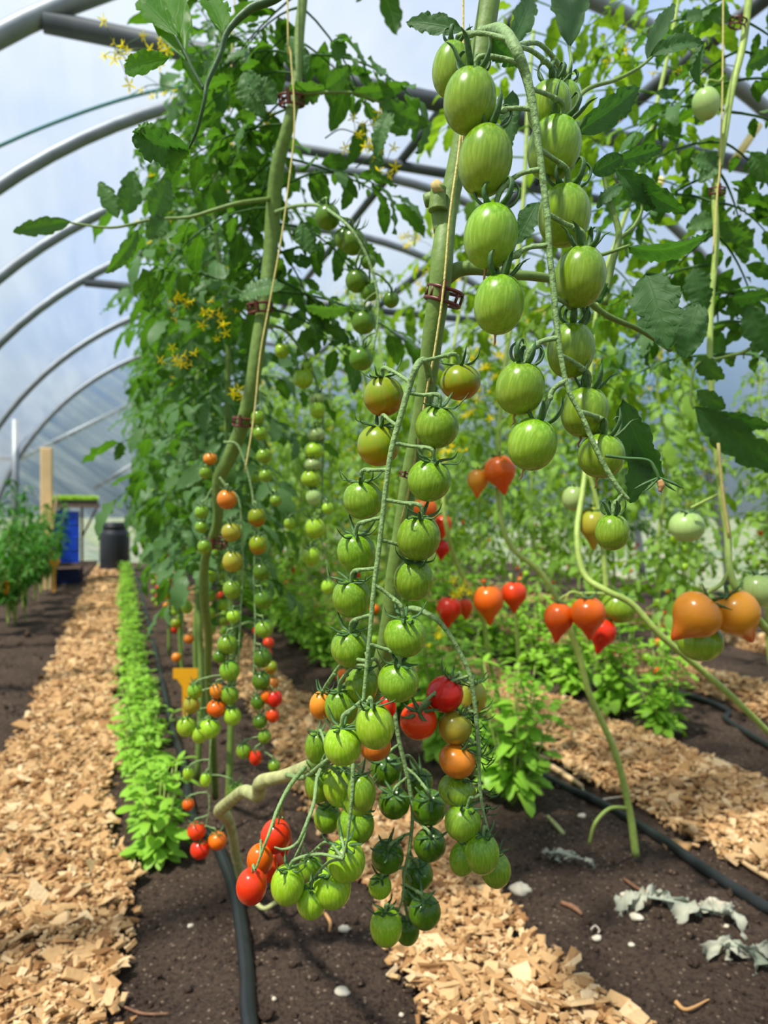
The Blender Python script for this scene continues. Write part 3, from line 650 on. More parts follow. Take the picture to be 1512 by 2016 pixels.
truss(A, [(772, 1190), (765, 1250), (772, 1330), (776, 1390), (784, 1450), (798, 1510), (808, 1560), (812, 1610), (806, 1670), (796, 1720), (792, 1770), (780, 1800)], D4, [.0036, .0034, .0032, .0032, .0030, .0030, .0028, .0026, .0024, .0020, .0014, .0010],
      [(761, 1515, 32, 34, 'gd', .02, (786, 1465), S2(-.05, 1, .8)), (776, 1580, 31, 34, 'gd', 0, (800, 1530), S2(-.05, 1, .8)), (845, 1589, 34, 36, 'gd', 0, (796, 1510), S2(0, 1, .9)), (825, 1540, 28, 28, 'gd', .05, (792, 1490), S2(0, 1, .7)),
       (846, 1663, 32, 34, 'gd', 0, (812, 1612), S2(0, 1, .9)), (763, 1686, 32, 35, 'gd', 0, (806, 1640), S2(.05, 1, .9)), (822, 1722, 31, 33, 'gd', .03, (802, 1690), S2(0, 1, .8)), (812, 1762, 22, 22, 'gd', .03, (796, 1720), S2(0, 1, .6)),
       (748, 1745, 23, 26, 'gl', 0, (796, 1710), S2(.1, 1, .5)), (836, 1795, 32, 36, 'gd', 0, (794, 1740), S2(-.1, 1, .5)), (802, 1832, 24, 32, 'gd', .03, (792, 1770), S2(0, 1, .4)), (760, 1825, 32, 40, 'gl', -.01, (784, 1790), S2(-.05, 1, .2))],
      'star', 'round', ped=.0012)
D5 = .58
truss(A, [(782, 1210), (812, 1198), (845, 1210), (872, 1232), (900, 1275), (925, 1330), (936, 1400), (942, 1470), (944, 1540), (952, 1600), (966, 1650)], [.62, .60]+[D5]*9, [.0040, .0036, .0034, .0032, .0030, .0030, .0028, .0026, .0022, .0018, .0012],
      [(876, 1366, 36, 37, 'r', 0, (928, 1340), S2(.5, .9, .1)), (824, 1419, 37, 36, 'r', 0, (922, 1330), S2(0, 1, .9)), (896, 1432, 33, 32, 'ol', 0, (936, 1400), S2(.6, 1, 0)), (900, 1497, 37, 34, 'o', 0, (940, 1460), S2(.5, 1, .1)),
       (900, 1556, 38, 31, 'g', .01, (944, 1520), S2(.3, 1, .1)), (912, 1618, 37, 36, 'g', 0, (946, 1560), S2(.2, 1, .2)), (949, 1680, 34, 41, 'g', -.01, (956, 1620), S2(.05, 1, .1)), (912, 1690, 27, 34, 'g', .03, (950, 1600), S2(.2, 1, .1)), (976, 1712, 30, 36, 'g', .02, (962, 1640), S2(-.1, 1, .1)),
       (932, 1372, 26, 34, 'ol', .05, (930, 1350), S2(0, 1, .2))],
      'star', 'round', ped=.0012)
# sepals crowding the back of that truss
mb = MB()
for _ in range(46):
    t = R.random(); p = P(936+18*t+R.uniform(-10, 14), 1385+230*t, D5+.012); v = np.array(RT*R.uniform(-.2, 1)+UP*R.uniform(-1, .8)-FW*R.uniform(-.5, .6)); v = unit(v)*.012
    mb.tube([p, p+Vector(v*.6), p+Vector(v)+Vector((0, 0, .003))], [.0009, .0012, .0002], 4, 3, flat=.5)
place_local(mb, 'sepal', M['calyx'], A)['label'] = 'dark green sepals along the truss'
# single near leaves
LA = [((912, 62), (800, 44), 52, .56, .58, .5, .5, .2, .2), ((1004, 92), (1046, -12), 62, .60, .66, .3, .3, .3, .3), ((1122, 92), (1118, -40), 96, .62, .72, .1, .4, .3, .3),
      ((1134, 262), (1258, 172), 78, .58, .60, .35, .4, .3, .2), ((1274, 118), (1328, 8), 46, .64, .66, -.5, .3, .5, .15), ((1280, 112), (1386, 90), 44, .64, .64, -.7, 1.2, .5, .2), ((1384, 84), (1376, 168), 34, .64, .64, .7, .6, .7, .1),
      ((1166, 340), (1226, 308), 52, .60, .60, .2, .5, .2, .1), ((1205, 318), (1304, 290), 48, .62, .63, .3, .4, .3, .2), ((1210, 330), (1350, 418), 64, .62, .62, .25, .9, .3, .2),
      ((1236, 484), (1394, 454), 46, .60, .60, 1.0, 1.1, .5, .8), ((1272, 540), (1316, 688), 128, .60, .58, -.15, .6, .35, .85), ((1376, 596), (1345, 706), 82, .66, .66, .2, .4, .1, .25), ((1226, 786), (1304, 948), 88, .52, .53, .45, .8, .4, .4),
      ((1262, 862), (1240, 990), 70, .53, .53, -.5, .6, .4, .6), ((1060, 398), (1016, 482), 62, .58, .58, .2, .5, .2, .1), ((1010, 178), (1000, 300), 56, .60, .60, .2, .4, .2, .1), ((1262, 355), (1290, 410), 44, .62, .62, .8, 1.6, .5, .1),
      ((1225, 365), (1175, 410), 36, .62, .62, .5, .9, .3, .1), ((1195, 590), (1150, 560), 60, .62, .62, .3, .9, .3, .3), ((960, 75), (1030, 125), 60, .56, .56, .4, .6, .4, .5)]
for k, (a, b, wp, da, db, ro, cu, fo, rn) in enumerate(LA):
    leaf_px(A, a, b, wp, da, db, ro, cu, fo, 'tomato' if k not in (7, 10, 12) else 'smooth', rn)
stem(A, [(1100, 250), (1150, 180), (1210, 158), (1255, 135), (1284, 112)], [.58, .60, .62, .63, .64], [.0022, .0018, .0016, .0014, .0012], name='leaf_stalk')
stem(A, [(1120, 92), (1124, 125), (1106, 160)], [.62, .60, .56], [.0012, .0016, .0020], name='leaf_stalk')
stem(A, [(1186, 330), (1196, 380), (1212, 430), (1218, 470), (1205, 520), (1190, 600)], .62, [.0016, .0020, .0026, .0028, .0028, .0026], name='leaf_stalk')
stem(A, [(1218, 470), (1245, 450), (1262, 420), (1264, 400)], .62, [.0020, .0018, .0014, .0012], name='leaf_stalk')
stem(A, [(1140, 512), (1190, 500), (1240, 483)], [.58, .60, .60], [.0014, .0016, .0012], name='leaf_stalk')
# leaf hanging down at the upper left
stem(A, [(960, -90), (760, -70), (600, -40), (540, -2), (492, 18), (448, 62), (432, 110), (408, 164), (402, 200), (388, 256), (372, 292)], [.56, .58, .60, .60, .60, .60, .60, .60, .60, .61, .62], [.0050, .0044, .0040, .0036, .0034, .0024, .0022, .0019, .0016, .0014, .0010], 'stem_dark', name='leaf_stalk')
stem(A, [(402, 176), (380, 138), (366, 108), (345, 70)], .60, [.0014, .0015, .0015, .0010], 'stem_dark', name='leaf_stalk')
for a, b, wp, ro, cu, fo, rn in [((364, 118), (322, -60), 128, -.2, .5, .25, .75), ((350, 72), (276, 0), 66, .2, .5, .3, .6), ((334, 113), (246, 140), 56, .3, .6, .35, .8), ((394, 186), (358, 108), 46, .5, .5, .4, .6),
                                 ((440, 66), (404, 6), 62, .6, .6, .5, .5), ((406, 182), (424, 120), 40, -.7, .5, .5, .5), ((372, 292), (262, 268), 92, -.4, .9, .5, .95), ((372, 300), (340, 342), 60, .8, .8, .6, .1), ((300, 270), (268, 258), 40, .9, 1.4, .5, .1)]:
    leaf_px(A, a, b, wp, .60, .60 if rn > .9 or rn < .2 else .60+.0006*abs(a[1]-b[1])+.03, ro, cu, fo, 'tomato', rn, mat='leaf_near' if rn > .9 else 'leaf_thin')

# ------------------------------------------------------------------ the second plant, left of it
B = empty('tomato_plant', G(422, 1572), 'tomato plant with a bent bare stem, just left of the nearest one', 'tomato plant')
stem(B, [(640, -900), (615, -420), (600, -60), (590, 60), (584, 160), (572, 230), (548, 320), (538, 410), (532, 500), (522, 590), (508, 680), (496, 760), (476, 840), (452, 900), (430, 950), (428, 1030), (404, 1100), (402, 1180), (410, 1250), (410, 1330), (418, 1440), (424, 1570)],
     [1.02, 1.0, 1.0, 1.0, 1.0, 1.0, 1.02, 1.04, 1.05, 1.05, 1.05, 1.06, 1.08, 1.1, 1.12, 1.15, 1.2, 1.25, 1.35, 1.45, 1.6, 1.79],
     [.0035, .0052, .0065, .007, .0075, .0085, .0100, .0105, .0100, .0105, .0105, .0100, .0110, .0105, .0080, .0070, .0080, .0075, .007, .0075, .0085])
DB = 1.04
def B_(l, dk=0): return [(x, y, rx, ry, s, dk) for x, y, rx, ry, s in l]
truss(B, [(432, 940), (448, 960), (470, 985), (476, 1050), (478, 1120), (474, 1200), (470, 1280), (462, 1350), (440, 1400)], 1.06, [.003, .003, .0028, .0026, .0024, .0022, .0018, .0014],
      B_([(447, 983, 20, 20, 'o'), (456, 1047, 20, 20, 'ol'), (458, 1105, 20, 21, 'ol'), (457, 1160, 18, 19, 'g'), (460, 1213, 14, 14, 'gl'), (448, 1268, 20, 20, 'g'), (452, 1320, 20, 21, 'g'), (452, 1368, 18, 19, 'g'), (426, 1394, 19, 17, 'or'), (428, 1360, 15, 17, 'o'), (458, 1410, 17, 18, 'gl'), (367, 1430, 19, 21, 'gl'), (413, 1433, 21, 22, 'gl'), (393, 1446, 16, 18, 'gl'), (377, 1388, 16, 17, 'ol'), (384, 1360, 15, 16, 'g'), (432, 1292, 13, 13, 'gd')]), 'star', 'round', ped=.0010)
truss(B, [(440, 870), (470, 880), (495, 960), (502, 1050), (500, 1140), (503, 1230), (500, 1320), (510, 1400), (520, 1480)], 1.07, [.003, .003, .0026, .0026, .0024, .0022, .0018, .0014],
      B_([(506, 1018, 18, 19, 'go'), (508, 1072, 18, 19, 'go'), (515, 1125, 17, 18, 'gd'), (518, 1180, 18, 19, 'gd'), (520, 1238, 18, 18, 'g'), (517, 1295, 18, 19, 'gd'), (514, 1340, 18, 18, 'gd'), (508, 1382, 14, 15, 'gd'), (540, 1375, 16, 17, 'r'), (537, 1408, 13, 15, 'r'), (512, 1420, 14, 14, 'gd'), (503, 1491, 13, 17, 'r'), (480, 1478, 15, 16, 'g'), (521, 1450, 13, 14, 'g'), (540, 1508, 12, 13, 'g'), (525, 1370, 12, 16, 'or')]), 'star', 'round', ped=.0010)
truss(B, [(418, 1420), (414, 1480), (410, 1540), (412, 1590), (405, 1625)], 1.12, [.0024, .0020, .0018, .0014, .001],
      B_([(387, 1635, 18, 18, 'r'), (394, 1672, 19, 19, 'r'), (428, 1655, 18, 18, 'or'), (371, 1583, 12, 12, 'or'), (371, 1522, 11, 14, 'gl'), (405, 1535, 11, 16, 'gl'), (466, 1556, 16, 16, 'gl')]), 'star', 'round', ped=.0010)
truss(B, [(510, 770), (516, 820), (518, 880), (524, 940), (540, 990)], 1.06, [.0026, .0022, .0020, .0014], B_([(508, 822, 14, 15, 'g'), (512, 853, 14, 14, 'g'), (520, 897, 15, 15, 'g'), (523, 936, 13, 13, 'g'), (543, 985, 12, 12, 'g')]), 'star', ped=.001)
truss(B, [(430, 950), (412, 970), (405, 1000), (402, 1050)], 1.12, [.0024, .0020, .0014], B_([(414, 903, 14, 13, 'o'), (405, 930, 13, 13, 'g'), (397, 1008, 14, 14, 'g'), (397, 1037, 13, 13, 'g'), (403, 1076, 14, 15, 'g')]), 'star', ped=.001)
truss(B, [(536, 420), (580, 406), (625, 404), (655, 420), (690, 450), (720, 500), (740, 560), (745, 620), (735, 690)], [1.04, 1.0, .92, .88, .86, .86, .86, .86, .86], [.0045, .0038, .0034, .0030, .0028, .0026, .0022, .0016],
      B_([(645, 427, 25, 25, 'gd'), (694, 476, 26, 26, 'gd'), (680, 470, 22, 22, 'gd'), (703, 553, 23, 23, 'gd'), (725, 515, 15, 15, 'gd'), (716, 634, 24, 24, 'gd'), (770, 590, 16, 16, 'gd'), (711, 706, 24, 24, 'gd'), (728, 575, 18, 18, 'gd')], -.0), 'star', 'round', ped=.0012)
truss(B, [(520, 640), (560, 650), (600, 700), (625, 760), (636, 830), (636, 900), (634, 980), (632, 1060)], [1.05, 1.1, 1.12, 1.12, 1.12, 1.12, 1.12, 1.12], [.004, .0036, .0030, .0028, .0026, .0022, .0016],
      B_([(555, 691, 15, 15, 'gl'), (597, 745, 20, 20, 'gl'), (603, 725, 12, 18, 'gl'), (624, 784, 16, 12, 'p'), (625, 806, 16, 17, 'gl'), (622, 855, 18, 14, 'p'), (618, 887, 20, 19, 'gl'), (616, 914, 18, 12, 'p'), (612, 942, 20, 19, 'gl'), (618, 978, 16, 18, 'p'), (620, 1040, 21, 20, 'gl'), (613, 1095, 18, 20, 'gl'), (570, 1030, 11, 12, 'gl'), (646, 1155, 14, 15, 'gl'), (645, 1000, 12, 12, 'gl')]), 'star', 'round', ped=.001)
LB = [((140, 436), (26, 456), 46, 0, .5, .3, .3), ((232, 430), (196, 358), 50, .2, .4, .3, .4), ((272, 452), (208, 538), 40, -.4, .8, .4, .2), ((248, 424), (262, 336), 62, .2, .4, .3, .6), ((330, 425), (290, 470), 56, .2, .5, .3, .5), ((300, 430), (330, 350), 70, .2, .4, .3, .6),
      ((690, 182), (806, 164), 46, .5, .6, .3, .25), ((745, 196), (846, 246), 60, .4, .7, .3, .25), ((772, 216), (742, 312), 48, .5, .9, .4, .2), ((640, 176), (690, 130), 56, .4, .5, .3, .4), ((600, 600), (696, 600), 34, 1.1, .6, .5, .95),
      ((560, 180), (640, 172), 60, .6, .6, .4, .9), ((660, 120), (672, 72), 44, .2, .4, .3, .3), ((560, 565), (470, 590), 48, .9, .7, .4, .8), ((545, 205), (490, 160), 66, .5, .5, .4, .8), ((600, 150), (570, 70), 60, .3, .5, .3, .5), ((590, 440), (620, 500), 60, .3, .5, .3, .2), ((480, 140), (520, 230), 80, .3, .6, .3, .8)]
for a, b, wp, ro, cu, fo, rn in LB: leaf_px(B, a, b, wp, 1.0, 1.0, ro, cu, fo, 'tomato', rn, mat='leaf')
stem(B, [(530, 392), (470, 400), (420, 414), (370, 428), (300, 432), (220, 448), (136, 438)], [1.03, 1.0, 1.0, 1.0, 1.0, 1.0, 1.0], [.0034, .0030, .0026, .0022, .0020, .0018, .0012], name='leaf_stalk')
stem(B, [(580, 186), (640, 182), (700, 184), (760, 206)], [1.0]*4, [.0030, .0026, .0020, .0014], name='leaf_stalk')
rb = random.Random(61); mb = MB()
for y in range(-1480, -860, 190):   # the top of the nearest plant, above the picture
    for q in (-1, 1): compound(mb, P(np.interp(y, [-1500, -200], [1000, 975]), y, .58), np.array(RT*q*rb.uniform(.3, 1)+FW*rb.uniform(-.6, 1)+UP*rb.uniform(.0, .6)), rb.uniform(.10, .17), rb.uniform(.4, 1.2), rb, 1, 'tomato', 12, 3)
place_local(mb, 'foliage', M['leaf'], A)
rb = random.Random(21); mb = MB()
for y in list(range(-860, -20, 70))+list(range(-20, 640, 33)):
    x = np.interp(y, [-860, 0, 200, 400, 640], [636, 595, 575, 540, 512])
    for s in (-1, 1):
        if rb.random() < .72: compound(mb, P(x, y, 1.05), np.array(RT*s*rb.uniform(.3, 1)+FW*rb.uniform(-.1, 1.0)+UP*rb.uniform(-.1, .5)), rb.uniform(.13, .22), rb.uniform(.4, 1.3), rb, 1, 'tomato', 14, 5)
place_local(mb, 'foliage', M['leaf'], B)

def flowers_px(root, px, py, d, n, spx, rng, s=.012, stalk=(0, -40)):
    c = np.array(P(px, py, d)); w_ = spx*d/F; n = int(n*1.4); mp, ms = MB(), MB(); b = np.array(P(px+stalk[0], py+stalk[1], d+.02)); ms.tube([b, (b+c)/2+[0, 0, .01], c], [.0014, .0011, .0008], 4, 4)
    for _ in range(n):
        e = c+np.array([rng.gauss(0, 1), rng.gauss(0, 1), rng.gauss(0, .7)])*w_; ms.tube([c+(e-c)*.1, (c+e)/2+[0, 0, .004], e], .0006, 3, 2, cap=False)
        mp = MB(); flower(mp, ms, e, (rng.gauss(0, .5), rng.gauss(-.5, .5), -.6), s*.95*rng.uniform(.7, 1.15), rng); place_local(mp, 'flower', M['petal'], root)
    place_local(ms, 'flower_stalk', M['calyx'], root)
rf = random.Random(77)
for px, py, n, sp_x in [(230, 105, 9, 32), (430, 625, 10, 26), (355, 705, 7, 24), (350, 600, 5, 16), (700, 262, 8, 30), (520, 240, 3, 12), (330, 86, 3, 12), (760, 320, 6, 22), (465, 770, 3, 10)]:
    flowers_px(B, px, py, 1.15, n, sp_x, rf, .013, (60 if px < 500 else -60, 10))

# ------------------------------------------------------------------ row plants
def sstem(x0, y0, x1, y1, top, rng, n=9):
    return [np.array([x0+(x1-x0)*t+rng.gauss(0, .012)*(0 < t < 1), y0+(y1-y0)*t+rng.gauss(0, .012)*(0 < t < 1), top*t]) for t in np.linspace(0, 1, n)]
def row_plant(seed, top, zl, nleaf, leafL, mat, stemmat, ntruss, skins, fr, zfruit, shape='round', nflow=3, each=False, kind='tomato_low', lean=.0, droop=(.5, 1.6)):
    rng = random.Random(seed)
    r = empty('tomato_plant', (0, 0, 0), None, 'tomato plant')
    pts = sstem(0, 0, rng.uniform(-.06, .06)+lean, rng.uniform(-.10, .10), top, rng); sp = spline(pts, 5)
    place_local(MB().tube(pts, [.0085, .008, .007, .006, .0035], 8, 5), 'stem', M[stemmat], r)
    at = lambda z: min(sp, key=lambda q: abs(q[2]-z))
    mb = MB()
    for i in range(nleaf):
        z = zl+(top-zl)*((i+rng.random())/nleaf); a = i*2.4+rng.uniform(-.5, .5); el = rng.uniform(-.1, .7)
        compound(mb, at(z), (math.cos(a), math.sin(a), el), leafL*rng.uniform(.7, 1.15)*(1 if z < top-.2 else .65), rng.uniform(*droop), rng, 1, kind, 8, 3)
    place_local(mb, 'foliage', M[mat], r)
    for k in range(ntruss):
        z = zfruit[0]+(zfruit[1]-zfruit[0])*(k+rng.random()*.6)/ntruss; a = rng.uniform(0, 2*PI); p0 = at(z); o_ = np.array([math.cos(a), math.sin(a), 0])
        ln = rng.uniform(.14, .26); path = [p0, p0+o_*.05+[0, 0, .01], p0+o_*.085-[0, 0, ln*.35], p0+o_*.09-[0, 0, ln*.7], p0+o_*.092-[0, 0, ln]]
        tm = MB().tube(path, [.0024, .0022, .002, .0012], 5, 4); pp = spline(path, 6); nf = rng.randint(*fr[:2])
        for j in range(nf):
            q = pp[int(8+(len(pp)-9)*j/max(1, nf-1))]; b = a+(-1)**j*rng.uniform(.9, 1.6); rr = fr[2]*rng.uniform(.85, 1.12); c = q+np.array([math.cos(b), math.sin(b), -.45])*rr*1.25
            tm.tube([q, (q+c)/2+[0, 0, .004], c+[0, 0, rr*.8]], [.0011, .0009], 4, 2)
            sk = rng.choice(skins[min(len(skins)-1, int((1-(z-zfruit[0])/(zfruit[1]-zfruit[0]+1e-6))*len(skins)))])
            tomato(r, c, rr, rng.choice((1.0, 1.1)), sk, shape, (rng.gauss(0, .15), rng.gauss(0, .15), 1), 'lo', lo=shape != 'pear')
        place_local(tm, 'truss_stem', M['truss'], r)
    for k in range(nflow):
        z = rng.uniform(zl+.25, top-.05); a = rng.uniform(0, 2*PI); p0 = at(z); o_ = np.array([math.cos(a), math.sin(a), .25]); mp, ms = MB(), MB()
        path = [p0, p0+o_*.07, p0+o_*.15-[0, 0, .02], p0+o_*.2-[0, 0, .07]]; ms.tube(path, [.0018, .0014, .0008], 4, 4); pp = spline(path, 6)
        for j in range(6 if each else 10):
            if each: mp = MB()
            q = pp[rng.randint(8, len(pp)-1)]; e = q+np.array([rng.gauss(0, .018), rng.gauss(0, .018), rng.gauss(-.01, .016)]); ms.tube([q, e], .0007, 3, 0, cap=False)
            flower(mp, ms, e, (rng.gauss(0, .5), rng.gauss(0, .5), -.8), rng.uniform(.009, .014), rng)
            if each: place_local(mp, 'flower', M['petal'], r)
        place_local(ms, 'flower_stalk', M['calyx'], r); each or place_local(mp, 'flower_cluster', M['petal'], r)
    return r
ORD = ['first', 'second', 'third', 'fourth', 'fifth', 'sixth', 'seventh', 'eighth', 'ninth', 'tenth', 'eleventh', 'twelfth', 'thirteenth', 'fourteenth', 'fifteenth', 'sixteenth', 'seventeenth', 'eighteenth', 'nineteenth', 'twentieth',
       'twenty-first', 'twenty-second', 'twenty-third', 'twenty-fourth', 'twenty-fifth', 'twenty-sixth', 'twenty-seventh', 'twenty-eighth', 'twenty-ninth', 'thirtieth']
def row(protos, spots, lab, group, rng, used=None):
    used = set() if used is None else used
    for i, (x, y) in enumerate(spots):
        p = protos[i % len(protos)]; o = p if p.name not in used else copy_tree(p); used.add(p.name)
        o.location = (x, y, -.012); o.rotation_euler.z = rng.uniform(0, 2*PI); s = rng.uniform(.93, 1.06); o.scale = (s, s, s)
        o['label'] = lab.format(ORD[i]); o['group'] = group
    return used
rr_ = random.Random(5)
GREENS = [['g', 'gl', 'gd'], ['g', 'gl', 'g', 'ol'], ['g', 'go', 'o', 'r']]
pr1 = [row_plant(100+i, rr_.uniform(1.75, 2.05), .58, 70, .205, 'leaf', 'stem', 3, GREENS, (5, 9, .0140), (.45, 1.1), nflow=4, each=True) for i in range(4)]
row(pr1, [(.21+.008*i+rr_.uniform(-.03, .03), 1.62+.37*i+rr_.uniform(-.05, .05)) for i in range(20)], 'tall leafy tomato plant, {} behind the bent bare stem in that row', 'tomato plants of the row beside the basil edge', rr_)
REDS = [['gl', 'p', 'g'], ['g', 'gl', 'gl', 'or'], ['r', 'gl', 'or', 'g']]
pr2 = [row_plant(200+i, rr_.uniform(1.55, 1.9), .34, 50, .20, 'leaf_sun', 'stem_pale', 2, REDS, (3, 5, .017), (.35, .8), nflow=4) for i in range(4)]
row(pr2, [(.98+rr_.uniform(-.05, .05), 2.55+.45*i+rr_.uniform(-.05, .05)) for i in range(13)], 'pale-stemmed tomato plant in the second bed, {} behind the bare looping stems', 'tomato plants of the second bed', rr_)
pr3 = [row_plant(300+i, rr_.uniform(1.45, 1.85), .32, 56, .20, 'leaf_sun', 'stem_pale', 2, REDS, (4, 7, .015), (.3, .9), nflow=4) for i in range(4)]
row(pr3, [(1.86+rr_.uniform(-.06, .06), 2.15+.45*i+rr_.uniform(-.05, .05)) for i in range(15)], 'yellow-green tomato plant in the third bed, {} along it', 'tomato plants of the third bed', rr_)
row(pr3[:2]+pr1[1:2], [(2.8+rr_.uniform(-.08, .08), 2.6+.55*i+rr_.uniform(-.05, .05)) for i in range(11)], 'tomato plant in the fourth bed, {} along it beyond the yellow-green row', 'tomato plants of the fourth bed', rr_, used={p.name for p in pr3+pr1})
row(pr3[2:]+pr1[2:3], [(3.85+rr_.uniform(-.08, .08), 3.6+.65*i+rr_.uniform(-.05, .05)) for i in range(9)], 'tomato plant in the farthest bed, {} along it by the right side sheet', 'tomato plants of the farthest bed', rr_, used={p.name for p in pr3+pr1})

# ------------------------------------------------------------------ near plants with pointed fruit, right
def pears(root, lst):
    for x, y, rx, ry, sk, d, ax in lst:
        r = rx*d/F; tomato(root, P(x, y, d), r, min(1.3, max(.9, ry/rx)), sk, 'pear' if sk not in ('p', 'gl', 'g') else 'round', axis3(*ax), 'lo', name='tomato')
R1 = empty('tomato_plant', G(1236, 1640), 'tomato plant whose bare yellow-green stem meets the soil beside the diagonal hose', 'tomato plant')
stem(R1, [(1252, 1684), (1240, 1600), (1214, 1490), (1180, 1410), (1158, 1360), (1140, 1290), (1112, 1215), (1092, 1170), (1060, 1122), (1010, 1080), (986, 1020), (980, 900), (990, 760), (1010, 600), (1030, 400), (1040, 200), (1050, 60)], [1.50, 1.50, 1.49, 1.48, 1.47, 1.46, 1.45, 1.45, 1.45, 1.45, 1.45, 1.48, 1.5, 1.52, 1.54, 1.56, 1.58], [0.0078, 0.0066, 0.0062, 0.0066, 0.0059, 0.0055, 0.0055, 0.0051, 0.0047, 0.0039], 'stem_pale')
stem(R1, [(1236, 1590), (1200, 1592), (1172, 1620), (1160, 1660)], [1.5, 1.47, 1.45, 1.46], [0.0035, 0.0035, 0.0035, 0.0028], 'stem_pale', name='side_root')
pears(R1, [(1100, 1218, 29, 36, 'or', 1.36, (.12, 1, 0)), (1158, 1210, 34, 38, 'or', 1.33, (-.1, 1, .1)), (1186, 1246, 26, 32, 'r', 1.40, (.25, 1, 0)), (1218, 1196, 34, 30, 'g', 1.40, (.4, 1, 0)), (985, 928, 31, 34, 'or', 1.42, (-.2, 1, 0)), (941, 946, 21, 25, 'oy', 1.45, (.05, 1, 0))])
tp = MB().tube(PL([(1112, 1215), (1118, 1170), (1140, 1168), (1156, 1182)], 1.38), .0024, 6).tube(PL([(1140, 1168), (1180, 1168), (1216, 1172)], 1.38), .0022, 6).tube(PL([(1118, 1170), (1104, 1178), (1100, 1190)], 1.38), .0020, 6).tube(PL([(982, 880), (985, 895), (962, 905), (944, 925)], 1.44), .0022, 6)
place_local(tp, 'truss_stem', M['stem_pale'], R1)
R2 = empty('tomato_plant', P(1700, 1690, 1.49), 'tomato plant with a long pale stem looping down to the right from yellow-green fruit', 'tomato plant'); R2.location.z = -.01
stem(R2, [(1180, 560), (1165, 700), (1160, 850), (1148, 960), (1136, 1050), (1150, 1130), (1196, 1164), (1245, 1190), (1300, 1250), (1380, 1318), (1450, 1380), (1530, 1460), (1600, 1540), (1660, 1620), (1700, 1694)], [1.25, 1.22, 1.20, 1.16, 1.12, 1.10, 1.08, 1.08, 1.08, 1.10, 1.12, 1.15, 1.20, 1.35, 1.49], [0.0029, 0.0036, 0.0043, 0.0047, 0.0047, 0.0050, 0.0047, 0.0043, 0.0043], 'stem_pale')
stem(R2, [(1160, 930), (1180, 1010), (1188, 1090), (1194, 1160)], 1.14, [.003, .004, .0045], 'stem_pale', name='side_shoot')
pears(R2, [(1168, 1036, 26, 36, 'ol', 1.14, (0, 1, 0)), (1130, 981, 23, 25, 'p', 1.18, (.1, 1, 0)), (1165, 1020, 20, 26, 'ol', 1.18, (.1, 1, 0))])
R3 = empty('tomato_plant', P(1760, 1742, 1.385), 'tomato plant with large orange pointed fruit low at the right edge', 'tomato plant'); R3.location.z = -.01
stem(R3, [(1478, -40), (1464, 80), (1440, 180), (1424, 280), (1408, 380), (1410, 480), (1400, 600), (1398, 720), (1408, 860), (1418, 960), (1432, 1050), (1438, 1130), (1474, 1195), (1530, 1260), (1620, 1340), (1700, 1520), (1740, 1660), (1760, 1746)], [.98, .98, .97, .96, .96, .96, .96, .95, .94, .93, .92, .90, .90, .92, .98, 1.15, 1.30, 1.385], [0.0049, 0.0048, 0.0046, 0.0043, 0.0039, 0.0039, 0.0039, 0.0043, 0.0046, 0.0048, 0.0048, 0.0051, 0.0047, 0.0043], 'stem_pale')
pears(R3, [(1370, 1212, 48, 50, 'oy', .88, (.95, 1, .1)), (1450, 1208, 45, 48, 'oy', .90, (-.62, 1, .15)), (1378, 1262, 44, 32, 'g', .93, (.1, 1, 0)), (1492, 1162, 34, 34, 'p', .93, (0, 1, 0)), (1352, 1036, 34, 30, 'p', 1.0, (0, 1, .2)), (1390, 204, 26, 31, 'p', .94, (-.25, 1, .1))])
tp = MB().tube(PL([(1436, 1120), (1420, 1150), (1395, 1165), (1386, 1178)], .90), .0026, 6).tube(PL([(1436, 1120), (1448, 1150), (1446, 1170)], .90), .0026, 6).tube(PL([(1424, 150), (1415, 160), (1395, 158), (1388, 176)], .95), .0014, 6).tube(PL([(1420, 970), (1390, 985), (1360, 1000)], .97), .0018, 6)
place_local(tp, 'truss_stem', M['stem_pale'], R3)
for a, b, wp, d, ro, cu, fo, rn in [((1368, 800), (1540, 930), 96, .90, .3, .3, .35, .7), ((1400, 812), (1520, 838), 50, .90, .6, .4, .3, .6), ((1372, 768), (1428, 804), 50, .90, .3, .6, .3, .3), ((1366, 525), (1392, 610), 70, .92, .3, .6, .3, .75), ((1440, 585), (1512, 575), 40, .9, .9, .5, .3, .6), ((1470, 600), (1530, 700), 80, .9, .3, .6, .3, .8), ((1372, 700), (1425, 745), 54, .92, .5, .8, .3, .2),
                                    ((1440, 40), (1380, 20), 40, .98, .4, .5, .3, .4), ((1390, 30), (1340, 40), 34, .98, .8, .5, .3, .8), ((1470, 130), (1520, 100), 50, .98, .3, .5, .3, .3), ((1420, 330), (1360, 310), 50, .96, .5, .6, .3, .4), ((1420, 320), (1375, 360), 44, .96, .3, .8, .3, .2), ((1480, 300), (1530, 360), 60, .95, .3, .7, .3, .3), ((1412, 430), (1350, 450), 50, .97, .4, .6, .3, .5), ((1415, 440), (1480, 470), 56, .97, .4, .6, .3, .4)]:
    leaf_px(R3, a, b, wp, d, d, ro, cu, fo, 'tomato', rn, mat='leaf_near' if rn > .55 else 'leaf')
stem(R3, [(1512, 660), (1470, 690), (1420, 705), (1370, 720), (1360, 780), (1366, 805)], .92, [.0022, .0022, .002, .0018, .0016], 'stem', name='leaf_stalk')
rb = random.Random(33); mb = MB(); mbp, mbs = MB(), MB()
